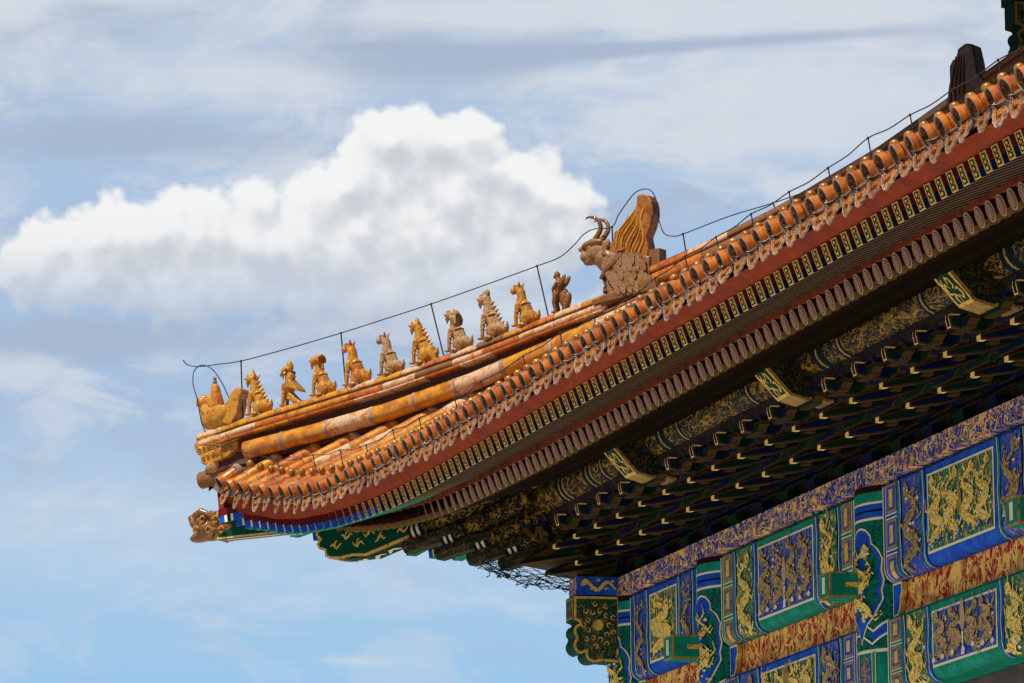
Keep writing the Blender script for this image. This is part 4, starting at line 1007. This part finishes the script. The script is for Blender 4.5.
def seated(kind):
    """seated guardian beast, forward +X, about .47 tall"""
    rnd = random.Random(len(kind) * 7 + ord(kind[0]))
    P = [('er', (-.080, 0, .092), (.082, .070, .085), 0), ('er', (-.025, 0, .18), (.070, .062, .14), R(24)), ('er', (.04, 0, .235), (.058, .062, .082), R(8)),
         ('c', [(.035, 0, .27), (.040, 0, .34), (.050, 0, .385)], [.060, .050, .050])]
    for sg in (-1, 1):
        P += [('c', [(.055, sg * .045, .24), (.080, sg * .05, .13), (.080, sg * .05, .03)], [.034, .022, .020]), ('er', (.100, sg * .05, .016), (.040, .026, .018), 0),
              ('er', (.055, sg * .055, .215), (.030, .020, .045), R(10)), ('er', (-.045, sg * .062, .085), (.070, .032, .072), R(-20)), ('er', (.0, sg * .068, .016), (.055, .026, .018), 0), ('e', (-.06, sg * .085, .10), (.03, .012, .035))]
        for k in range(3): P += [('c', [(.060 - .012 * k, sg * .062, .15 - .03 * k), (.035 - .01 * k, sg * .07, .17 - .03 * k)], [.010, .004])]
    for k in range(4): P += [('c', [(-.150 - .012 * k, .012 * (k - 1.5), .05 + .02 * k), (-.185 - .006 * k, .016 * (k - 1.5), .12 + .016 * k)], [.024, .007])]
    for k in range(5): P += [('er', (.070 - .004 * k, 0, .30 - .028 * k), (.030, .046, .009), R(15))]
    hx, hz = .085, .415
    if kind in ('horse', 'seahorse', 'bull'):
        P += [('er', (hx - .012, 0, hz), (.058, .046, .048), 0), ('er', (hx + .050, 0, hz - .012), (.048, .032, .028), R(8)), ('er', (hx + .045, 0, hz - .036), (.036, .024, .012), R(18)), ('c', [(hx - .03, .028, hz + .03), (hx - .045, .044, hz + .078)], [.018, .006]), ('c', [(hx - .03, -.028, hz + .03), (hx - .045, -.044, hz + .078)], [.018, .006])]
        P += [('c', [(hx - .02, 0, hz + .03), (hx - .010, 0, hz + .092)], [.020, .005])]
    else:
        P += [('er', (hx - .005, 0, hz), (.064, .056, .056), R(12)), ('er', (hx + .050, 0, hz + .004), (.036, .038, .020), 0), ('er', (hx + .042, 0, hz - .032), (.030, .032, .014), R(20)), ('c', [(hx + .050, 0, hz - .035), (hx + .050, 0, hz - .090)], [.024, .006]), ('c', [(hx + .030, .02, hz - .035), (hx + .026, .02, hz - .075)], [.016, .006])]
    for sg in (-1, 1): P += [('e', (hx + .018, sg * .040, hz + .018), (.014, .012, .012)), ('er', (hx + .015, sg * .036, hz + .038), (.028, .014, .010), R(10)), ('e', (hx + .078, sg * .015, hz + .012), .010)]
    if kind == 'dragon': P += [('c', [(hx - .03, 0, hz + .03), (hx - .02, 0, hz + .115)], [.032, .006]), ('c', [(hx - .05, .03, hz), (hx - .08, .04, hz + .05)], [.018, .006]), ('c', [(hx - .05, -.03, hz), (hx - .08, -.04, hz + .05)], [.018, .006])]
    if kind == 'lion':
        for i in range(26): a = i * 2.4; P += [('e', (hx - .030 - .014 * (i % 5), .060 * math.cos(a), hz + .008 + .052 * math.sin(a)), .018)]
        for i in range(5): P += [('e', (hx - .06 - .008 * i, 0, hz + .03 - .03 * i), .026)]
    if kind == 'mane':
        P += [('er', (hx - .045, 0, hz - .002), (.062, .062, .062), R(30)), ('er', (hx - .065, 0, hz - .07), (.042, .056, .07), 0)]
        for k in range(6):
            for sg in (-1, 1): P += [('c', [(hx - .01 - .016 * k, sg * .045, hz + .04 - .008 * k), (hx - .03 - .014 * k, sg * .064, hz - .04), (hx - .04 - .012 * k, sg * .056, hz - .11)], [.010, .011, .005])]
    if kind in ('spiky', 'crest2', 'dragon'):
        for i in range(7): t = i / 6; x, z = -.010 - .135 * t, .37 - .25 * t; P += [('c', [(x + .01, 0, z), (x - .026, 0, z + .016)], [.020, .006])]
    if kind == 'crest2': P += [('er', (hx - .025, 0, hz + .055), (.038, .034, .052), R(-10)), ('er', (hx - .0, 0, hz + .05), (.03, .03, .03), 0)]
    if kind == 'spiky':
        P += [('c', [(hx - .02, 0, hz + .03), (hx, 0, hz + .09)], [.03, .008]), ('c', [(hx - .04, .02, hz + .02), (hx - .05, .03, hz + .075)], [.02, .006]), ('c', [(-.1, 0, .15), (-.13, 0, .08), (-.16, 0, .03)], [.05, .05, .04])]
    P += [('er', (-.015, 0, .245), (.056, .072, .014), R(20))]
    return P
FIG = [  # kind, s, material, label
 ('dragon', 258, 415, 'ochre_glaze', 'seated glazed dragon with tall pointed crest and beard, next behind the bird rider', 1.02),
 ('phoenix', 289, 405, 'ochre_glaze', 'upright glazed phoenix with comb and flaring skirt-like wings, second figure behind the bird rider', 1.0),
 ('lion', 322, 397, 'ochre_glaze', 'seated glazed lion with curly mane and hanging beard', .98),
 ('horse', 356, 388, 'yellow_glaze', 'smooth bright yellow seated horse with pricked ears, beside a wire support', 1.06),
 ('seahorse', 390, 376, 'ochre_worn', 'faded seated horse with pale worn chest and a flame tail', 1.0),
 ('spiky', 423, 366, 'ochre_glaze', 'orange seated scaly beast with a row of spikes down its back', 1.06),
 ('mane', 458, 355, 'ochre_worn', 'pale worn lion-like beast with a drooping smooth mane', 1.02),
 ('crest2', 492, 343, 'ochre_worn', 'pale seated beast with a tall rounded crest and saw-toothed back', 1.10),
 ('bull', 525, 330, 'ochre_glaze', 'golden scaly bull-like beast with snout raised, third from the large horned beast', 1.02)]
# correct wording for the last one is set after the list so the order stays readable
def hip_point(px, py):
    d = rt * (px - 512) + dn * (py - 341.5) + fw * 6000
    t = (CPOS.y - CPOS.x) / (d.x - d.y); p = CPOS + d * t; return p.x, p.z
GRP = 'row of glazed figures along the hip ridge'
for kind, px, py, mt, lab, sc in FIG:
    s, z = hip_point(px, py)
    z = ridge_top(s) - .012
    if kind == 'phoenix':
        P = [('c', [(.035, .03, .14), (.05, .035, .02)], [.026, .018]), ('c', [(.035, -.03, .14), (.05, -.035, .02)], [.026, .018]), ('er', (.0, 0, .19), (.08, .07, .065), R(15)), ('er', (-.015, 0, .27), (.05, .055, .075), 0),
             ('p', [(.05, .21), (-.16, .13), (-.145, .165), (-.05, .26)], .07), ('p', [(-.02, .13), (-.19, .015), (-.13, .012), (.0, .07)], .05), ('p', [(-.02, .16), (-.08, .10), (-.17, .0), (-.08, .0)], .04),
             ('er', (.02, 0, .36), (.06, .045, .05), 0), ('c', [(.06, 0, .35), (.10, 0, .315)], [.03, .012]), ('er', (-.015, 0, .40), (.035, .03, .06), R(10)), ('c', [(.07, 0, .33), (.07, 0, .28)], [.018, .006]),
             ('er', (.06, .035, .012), (.035, .022, .014), 0), ('er', (.06, -.035, .012), (.035, .022, .014), 0)]
        P += [('e', (-.02 + .03 * (i % 2), .05 * (1 if i % 2 else -1), .30 + .02 * i), .022) for i in range(4)]
    else: P = seated(kind)
    me = sculpt(P, mt, .0065, 1, 'ridge_beast'); o = obj('ridge_beast', me); on_ridge(o, s, z, sc * (1.16 if kind == 'phoenix' else 1.02)); o.scale.x *= .98; o.scale.y *= 1.15; tag(o, lab, 'roof figure', GRP)
    if kind == 'bull': o['label'] = 'golden scaly bull-like beast with raised snout, next before the winged monkey'

# winged monkey, the last of the row
s, z = hip_point(560, 315)
P = [('c', [(.03, .03, .20), (.055, .035, .11), (.03, .035, .02)], [.034, .024, .018]), ('c', [(.03, -.03, .20), (.055, -.035, .11), (.03, -.035, .02)], [.034, .024, .018]),
     ('er', (.0, 0, .27), (.048, .058, .10), R(-8)), ('er', (.03, 0, .41), (.036, .034, .042), 0), ('c', [(.05, 0, .40), (.068, 0, .385)], [.022, .012]), ('c', [(.01, 0, .34), (.02, 0, .38)], [.035, .028]),
     ('c', [(.0, .06, .32), (.045, .06, .26), (.075, .02, .27)], [.022, .018, .014]), ('c', [(.0, -.06, .32), (.045, -.06, .26), (.075, -.02, .27)], [.022, .018, .014]),
     ('er', (-.055, .05, .33), (.030, .02, .085), R(-35)), ('er', (-.055, -.05, .33), (.030, .02, .085), R(-35)), ('er', (-.085, 0, .10), (.045, .045, .12), R(-18)), ('er', (-.055, 0, .16), (.05, .05, .10), R(-10)), ('c', [(.09, 0, .27), (.06, 0, .08), (.05, 0, .02)], [.012, .012, .014]),
     ('er', (.05, .035, .012), (.04, .022, .014), 0), ('er', (.05, -.035, .012), (.04, .022, .014), 0)]
o = obj('ridge_beast', sculpt(P, 'brown_glaze', .0085, 2, 'ridge_beast')); on_ridge(o, s, ridge_top(s) - .012, 1.06); tag(o, 'brown winged monkey standing upright on the ridge just before the large horned beast', 'roof figure', GRP)

# the immortal on the bird, first of the row
s, z = hip_point(219, 429); z = ridge_top(s) - .012
P = [('er', (.0, 0, .13), (.20, .095, .13), R(-10)), ('er', (.12, 0, .13), (.10, .08, .13), R(-15)), ('c', [(.14, 0, .18), (.19, 0, .24), (.20, 0, .28)], [.08, .06, .05]), ('er', (.215, 0, .300), (.068, .058, .064), 0), ('c', [(.20, 0, .35), (.215, 0, .385)], [.03, .012]), ('er', (-.03, .085, .15), (.13, .035, .085), R(25)), ('er', (-.03, -.085, .15), (.13, .035, .085), R(25)), ('c', [(.25, 0, .30), (.285, 0, .265)], [.026, .008]),
     ('e', (.18, 0, .35), (.04, .02, .03)), ('e', (.155, 0, .31), (.04, .02, .04)), ('p', [(-.02, .10), (-.10, .22), (-.17, .29), (-.22, .37), (-.27, .41), (-.325, .39), (-.335, .34), (-.30, .29), (-.30, .23), (-.27, .12), (-.18, .0)], .085),
     ('er', (.0, .075, .16), (.10, .03, .075), R(20)), ('er', (.0, -.075, .16), (.10, .03, .075), R(20)), ('c', [(.07, 0, .03), (-.12, 0, .03)], [.05, .05])]
bird = obj('bird_rider', sculpt(P, 'ochre_glaze', .010, 2, 'bird_rider')); on_ridge(bird, s, z, 1.10); tag(bird, 'glazed robed rider on a plump bird at the very tip of the ridge', 'roof figure', GRP)
P = [('c', [(.01, 0, .18), (.03, 0, .30), (.045, 0, .44)], [.085, .078, .048]), ('er', (.09, .05, .30), (.03, .02, .06), 0), ('er', (.09, -.05, .30), (.03, .02, .06), 0)]
c_ = obj('rider', sculpt(P, 'yellow_glaze', .009, 2, 'rider'), bird)
m = MB(); m.ball((.05, 0, .50), (.024, .024, .030), 'dark_skin'); m.ball((.05, 0, .54), (.02, .02, .018), 'ochre_glaze'); m.build('rider_head', bird)
m = MB()
for i in range(11): m.tube([(-.10 + .018 * i, .092, .10 + .012 * (i % 3)), (-.02 + .010 * i, .104, .20 - .002 * i)], .006, 'yellow_glaze', 5); m.tube([(-.10 + .018 * i, -.092, .10 + .012 * (i % 3)), (-.02 + .010 * i, -.104, .20 - .002 * i)], .006, 'yellow_glaze', 5)
m.build('wing_feathers', bird)

# the large horned dragon beast
s, z = hip_point(632, 288)
BST = empty('horned_beast', (0, 0, 0)); on_ridge(BST, s, z - .10, 1.0); BST.scale.y = .86; tag(BST, 'large horned dragon beast with scaly body and high flaring tail, seated across the ridge', 'roof figure')
def q(px, py): return ((632 - px) / 75.5, (288 - py) / 88 + .10)
P = [('er', (.02, 0, .22), (.27, .15, .30), 0), ('er', (.18, 0, .32), (.17, .14, .26), R(-25)), ('p', [(-.29, 0), (.20, -.02), (.25, .06), (.31, .20), (.32, .34), (.2, .5), (-.29, .42)], .14), ('er', (.0, 0, .24), (.24, .19, .24), 0), ('c', [(.22, 0, .38), (.36, 0, .50)], [.16, .14])]
me = sculpt(P, 'clay_scale', .016, 3, 'body'); obj('body', me, BST)
hx, hz = .44, .56
P = [('er', (hx - .03, 0, hz - .02), (.175, .14, .145), R(10)), ('er', (hx + .115, 0, hz - .05), (.10, .10, .075), R(8)), ('er', (hx + .10, 0, hz + .055), (.09, .11, .03), R(-12)), ('e', (hx + .20, .03, hz + .035), (.032, .03, .03)), ('e', (hx + .20, -.03, hz + .035), (.032, .03, .03)),
     ('er', (hx + .05, 0, hz - .10), (.13, .085, .05), R(12)), ('c', [(hx + .12, .10, hz + .07), (hx, .12, hz + .10), (hx - .10, .12, hz + .09)], [.025, .035, .025]), ('c', [(hx + .12, -.10, hz + .07), (hx, -.12, hz + .10), (hx - .10, -.12, hz + .09)], [.025, .035, .025]),
     ('e', (hx + .05, .105, hz + .035), (.03, .02, .028)), ('e', (hx + .05, -.105, hz + .035), (.03, .02, .028)), ('er', (hx - .16, .10, hz + .04), (.05, .03, .08), R(-30)), ('er', (hx - .16, -.10, hz + .04), (.05, .03, .08), R(-30)),
     ('er', (hx - .13, .10, hz - .08), (.04, .03, .12), R(-15)), ('er', (hx - .13, -.10, hz - .08), (.04, .03, .12), R(-15))]
hd_ = obj('head', sculpt(P, 'clay_scale', .012, 2, 'head'), BST)
for sg in (1, -1):
    m = MB(); y = sg * .075; bx_ = hx - .01 - (.0 if sg > 0 else .0)
    path = [(bx_, y, hz + .12), (bx_ - .045, y * 1.1, hz + .17), (bx_ - .085, y * 1.25, hz + .235), (bx_ - .075, y * 1.5, hz + .31), (bx_ - .02, y * 1.6, hz + .36), (bx_ + .06, y * 1.6, hz + .375), (bx_ + .10, y * 1.5, hz + .355)]
    m.tube(smooth_path(path, 4), [.032 * (1 - k / 24) ** .7 + .004 for k in range(25)], 'brown_glaze', 10, up=Vector((0, 1, 0))); m.build('horn', hd_)
m = MB()
tail = [q(*p) for p in ((611, 264), (614, 250), (618, 240), (619, 232), (627, 227), (631, 219), (637, 215), (641, 208), (641, 199), (646, 197), (652, 199), (656, 206), (657, 218), (654, 230), (650, 240), (652, 252), (650, 264), (648, 274))]
P = [('p', tail, .10)]
tl = obj('tail_fin', sculpt(P, 'fin_glaze', .014, 2, 'tail_fin'), BST)
m = MB()
for i in range(9):
    t = i / 8; pts = []; base_ = ((615 + 27 * t), (258 + 8 * t)); tip = ((641 + 7 * t), (207 + 2 * t))
    for k in range(10):
        u = k / 9; x_ = base_[0] + (tip[0] - base_[0]) * (u ** (1.3 - .6 * t)) + 2.2 * math.sin(u * 9 + i * .5); y_ = base_[1] + (tip[1] - base_[1]) * u; a = q(x_, y_); pts.append(a)
    for sg in (-1, 1): m.tube([(a[0], sg * .100, a[1]) for a in pts], [.011 + .004 * (i % 3)] * 9 + [.004], 'fin_glaze' if i % 2 else 'ochre_glaze', 6)
m.build('tail_ridges', tl)
for sg in (-1, 1):
    m = MB()
    for r_ in range(5):
        for k in range(7):
            x_ = .25 - .080 * k - (.04 if r_ % 2 else 0) + .012 * r_; z_ = .05 + .080 * r_
            if x_ < -.27 or x_ > .16 + .03 * r_: continue
            w_ = .045; pts = [(x_ + .045, z_ + .085), (x_ + .05, z_ + .03), (x_ + .02, z_ - .02), (x_ - .02, z_ - .045), (x_ - .035, z_ + .0), (x_ - .03, z_ + .06), (x_, z_ + .10)]
            yb_ = .125 + .055 * max(0, 1 - (x_ / .30) ** 2); m.prism([(a, sg * yb_, b) for a, b in pts], (0, sg * (.026 + .012 * ((k + r_) % 2)), 0), 'clay_scale')
    m.build('belly_scales', BST)
m = MB()
for sg in (-1, 1):
    m.tube([(.26, sg * .155, .30), (.15, sg * .185, .36), (.06, sg * .19, .44), (.12, sg * .18, .50), (.0, sg * .17, .52)], [.045, .045, .04, .035, .02], 'brown_glaze', 8)
    m.tube([(.27, sg * .15, .28), (.30, sg * .165, .22), (.26, sg * .17, .18)], [.04, .035, .012], 'brown_glaze', 8)
    for k in range(5): m.tube([(.30 - .02 * k, sg * .145, .50 - .06 * k), (.20 - .02 * k, sg * .165, .46 - .05 * k)], [.022, .008], 'brown_glaze', 6)
m.build('foreleg', BST)
m = MB(); m.box(-.40, -.26, -.09, .09, .30, .50, 'brown_glaze'); m.build('tail_block', BST)
m = MB(); m.prism([(.42, -.19, -.07), (.42, -.19, -.02), (-.42, -.19, .16), (-.42, -.19, .04)], (0, .38, 0), 'brown_glaze'); m.build('plinth', BST)

# ------------------------------------------------------------------ upper storey, mostly above the frame
m = MB(); m.box(3.5, XMAX, 3.42, 3.6, 12.0, 17.0, 'wall_red'); m.box(3.42, 3.6, 3.61, 16, 12.0, 17.0, 'wall_red'); hb(m, 'storey_wall')
m, pr = carved_end(3.0, 3.34, 3.14, 3.85, 15.40, 14.70, 'deep_green', 'dull_gold'); uce = hb(m, 'carved_beam_end', label='dark green carved beam end of the upper storey')
m = MB(); m.box(2.95, 3.4, 3.12, 3.85, 15.405, 15.65, 'deep_green'); m.box(3.0, XMAX, 3.2, 3.45, 15.605, 15.9, 'frieze_pattern'); m.box(3.72, XMAX, 3.15, 3.41, 14.6, 15.36, 'green_scroll'); hb(m, 'storey_beam')
m = MB(); m.tube([(3.9, 3.9, 12.5), (3.9, 3.9, 15.5)], .45, 'green_paint', 24); hb(m, 'column')
m = MB(); A = [(-.6, -.6, 17.5), (XMAX, -.3, 17.1), (XMAX, 10, 23), (10, 10, 23)]; m.face(A, 'orange_glaze'); m.face([(-.6, -.6, 17.5), (10, 10, 23), (10, 16, 23), (-.3, 16, 17.1)], 'orange_glaze')
m.face([(-.6, -.6, 17.4), (XMAX, -.3, 17.0), (XMAX, 3.6, 17.3), (3.6, 3.6, 17.3)], 'dark_maroon'); m.face([(-.6, -.6, 17.4), (3.6, 3.6, 17.3), (3.6, 16, 17.3), (-.3, 16, 17.0)], 'dark_maroon')
m.face([(-.6, -.6, 17.4), (XMAX, -.3, 17.0), (XMAX, -.3, 17.1), (-.6, -.6, 17.5)], 'red_board'); hb(m, 'storey_roof')

# ornament where the hip ridge meets the upper storey
UO = empty('ridge_end_ornament'); on_ridge(UO, 2.77, 14.36, 1.0); tag(UO, 'brown finial darkened for eave shade, with a blunt upright fin, at the high end of the ridge', 'roof ornament')
P = [('p', [(.20, -.25), (.19, .05), (.15, .22), (.15, .42), (.10, .50), (.075, .46), (.045, .60), (-.05, .655), (-.13, .64), (-.17, .45), (-.19, .30), (-.255, .25), (-.25, .05), (-.26, -.25)], .12)]
ob = obj('fin', sculpt(P, 'eave_shade_glaze', .014, 2, 'fin'), UO)
m = MB()
for sg in (-1, 1):
    for i in range(4): m.tube([(.15 - .05 * i, sg * .124, -.1), (.14 - .05 * i, sg * .128, .15), (.10 - .04 * i, sg * .128, .35), (.06 - .03 * i, sg * .126, .52)], [.015, .018, .016, .006], 'eave_shade_glaze', 6)
    m.tube([(.05 + .06 * math.cos(t), sg * .13, .12 + .06 * math.sin(t)) for t in [k * .8 for k in range(7)]], .016, 'eave_shade_glaze', 6)
m.build('fin_ribs', ob)
m = MB(); m.tube([(-.40, 0, -.02), (-.62, 0, .10)], [.16, .16], 'eave_shade_glaze', 16); m.build('scroll', UO)

# carved beast head that sheathes the tip of the corner beam
hh = empty('sheath'); bpy.data.objects.remove(hh)
P = [('er', (.02, 0, 0), (.24, .17, .17), R(6)), ('er', (.20, 0, .035), (.11, .12, .08), R(-20)), ('e', (.27, .05, .09), (.04, .04, .045)), ('e', (.27, -.05, .09), (.04, .04, .045)),
     ('er', (.12, 0, -.11), (.18, .12, .065), R(14)), ('c', [(.17, .13, .12), (.06, .16, .16), (-.06, .16, .12)], [.035, .045, .03]), ('c', [(.17, -.13, .12), (.06, -.16, .16), (-.06, -.16, .12)], [.035, .045, .03]),
     ('e', (.11, .145, .055), (.035, .03, .032)), ('e', (.11, -.145, .055), (.035, .03, .032)), ('e', (.0, .165, -.02), (.05, .03, .045)), ('e', (.0, -.165, -.02), (.05, .03, .045)), ('er', (-.16, 0, -.01), (.17, .165, .165), 0), ('c', [(-.30, 0, .0), (-.1, 0, .0)], [.15, .16])]
for i in range(7): a = -1.4 + i * .5; P += [('e', (-.10 + .02 * math.cos(i), .16, .14 * math.sin(a)), (.05, .028, .035)), ('e', (-.10, -.16, .14 * math.sin(a)), (.05, .028, .035))]
bh = hobj('beast_head_sheath', sculpt(P, 'brown_glaze', .0125, 2, 'beast_head_sheath')); bh['label'] = 'brown glazed beast head capping the tip of the corner beam'
bh.matrix_local = Matrix.Translation(Vector((-4.16, -4.16, 10.50))) @ ROTD @ Matrix.Rotation(R(-4), 4, 'Y')
m = MB()
for i in range(5):
    pts = [(.12 - .09 * i + .03 * math.cos(t), .178 - .012 * (i == 0), (.07 if i % 2 else -.05) + .04 * math.sin(t)) for t in [k * .9 for k in range(7)]]; m.tube(pts, .012, 'ochre_glaze', 6)
o = m.build('curled_mane', bh)

# ------------------------------------------------------------------ lightning wires
def hipP(px, py, p=0.0): s, z = hip_point(px, py); return D(s, p, z)
W1 = empty('lightning_wire', D(-4.2, 0, 11.6)); tag(W1, 'thin black lightning wire strung on rods above the ridge figures', 'wire')
def wb(m, name, root): 
    me = m.build(name, link=False); me.transform(Matrix.Translation(-root.location)); return obj(name, me, root)
m = MB(); RW = .0062
pts = [hipP(*p) for p in ((183, 360), (188, 365), (200, 366.5), (220, 364), (241, 361), (290, 348), (341, 333), (385, 319), (431, 304), (485, 285), (537, 266), (560, 257), (575, 244), (583, 235), (594, 229), (612, 227), (619, 214), (632, 196), (640, 190), (650, 190), (656, 200), (659, 220), (664, 233), (672, 236), (683, 234), (730, 216), (773, 203), (815, 188), (850, 172), (880, 155))]
m.tube(smooth_path(pts), RW, 'wire', 6); wb(m, 'wire', W1)
for (ax, ay, bx_, by_) in ((241, 361, 243, 419), (341, 333, 346, 389), (431, 304, 444, 357), (537, 266, 549, 319), (612, 227, 613, 246), (683, 234, 686, 252), (773, 203, 777, 214)):
    m = MB(); a, b = hipP(ax, ay), hipP(bx_, by_); m.tube([a, b], .0085, 'wire', 6); m.ball(a, .015, 'wire', 8, 5); m.tube([b, b - Vector((0, 0, .05))], .02, 'white_paint', 8); wb(m, 'support_rod', W1)
m = MB(); pts = [hipP(*p, .08) for p in ((240, 417), (228, 388), (217, 371), (206, 366), (198, 372), (197, 385), (201, 400), (206, 425), (214, 440), (224, 449))]
m.tube(smooth_path(pts), .006, 'wire', 6); wb(m, 'wire_loop', W1)
W2 = empty('eave_wire', (-3.6, -3.5, 11.2)); tag(W2, 'thin black lightning wire on short pins above the tile edge of the eave', 'wire')
m = MB()
def eaveP(px, py):
    d = rt * (px - 512) + dn * (py - 341.5) + fw * 6000; t = (-3.38 - CPOS.y) / d.y
    for _ in range(6):
        p = CPOS + d * t; yy = ye(p.x) + .34; t = (yy - CPOS.y) / d.y
    return CPOS + d * t
nodes = [(276, 459), (313, 455), (340, 450), (366, 445), (393, 430), (419, 418), (455, 399), (481, 381), (523, 356), (560, 333), (594, 317), (625, 300), (655, 278), (685, 256), (716, 237), (751, 214), (789, 192), (828, 168), (868, 138), (910, 115), (952, 90), (998, 60), (1040, 34)]
wp = [hipP(222, 447, .2)]
for i, (a, b) in enumerate(nodes):
    wp.append(eaveP(a, b))
    if i < len(nodes) - 1:
        a2, b2 = nodes[i + 1]; wp.append(eaveP((a + a2) / 2, (b + b2) / 2 + 2.2))
m.tube(smooth_path(wp, 4), .0052, 'wire', 6); wb(m, 'wire', W2)
for i, (a, b) in enumerate(nodes):
    p = eaveP(a, b); zt = zaxis(p.x, p.y) + .07
    m = MB(); m.tube([p, Vector((p.x + .02, p.y + .04, min(zt, p.z - .03)))], .006, 'wire', 5); m.ball(p, .012, 'wire', 8, 5); wb(m, 'pin', W2)

# ------------------------------------------------------------------ torn bird netting below the corner brackets
m = MB(); rnd = random.Random(4)
A = [D(-1.55 + 1.45 * k / 16, .12, interp(k, [0, 5, 10, 16], [9.80, 9.62, 9.47, 9.40]) + .07) for k in range(17)]
B = [D(-1.50 + 1.40 * k / 16, .28, interp(k, [0, 4, 8, 12, 16], [9.72, 9.53, 9.41, 9.37, 9.38])) for k in range(17)]
grid_ = [[A[k].lerp(B[k], j / 6) + Vector((rnd.uniform(-.012, .012), rnd.uniform(-.012, .012), rnd.uniform(-.012, .012))) for k in range(17)] for j in range(7)]
def gpt(a, b): i0, j0 = min(int(a), 15), min(int(b), 5); fa, fb_ = a - i0, b - j0; return grid_[j0][i0].lerp(grid_[j0][i0 + 1], fa).lerp(grid_[j0 + 1][i0].lerp(grid_[j0 + 1][i0 + 1], fa), fb_)
for k in range(46):
    a0 = rnd.uniform(-5, 16); pa = [(a0 + .9 * j, j) for j in range(7) if 0 <= a0 + .9 * j <= 16]; pb = [(a0 + 4 - .9 * j, j) for j in range(7) if 0 <= a0 + 4 - .9 * j <= 16]
    for pp in (pa, pb):
        if len(pp) > 1: m.tube([gpt(*q) for q in pp], .0026, 'net', 4)
for j in (2, 3, 4, 5, 5.6, 6): m.tube([gpt(k * .5, j) + Vector((0, 0, rnd.uniform(-.01, .01))) for k in range(33)], .0035, 'net', 4)
for k in range(60):
    i_, j_ = rnd.randrange(16), rnd.randrange(3, 7); p = grid_[j_][i_]; m.tube([p, p + Vector((rnd.uniform(-.05, .05), rnd.uniform(-.05, .05), rnd.uniform(-.05, .04))), p + Vector((rnd.uniform(-.05, .05), rnd.uniform(-.06, .06), rnd.uniform(-.06, .03)))], .006, 'net', 4)
tag(m.build('bird_net'), 'torn dark bird netting hanging under the corner brackets', 'netting')
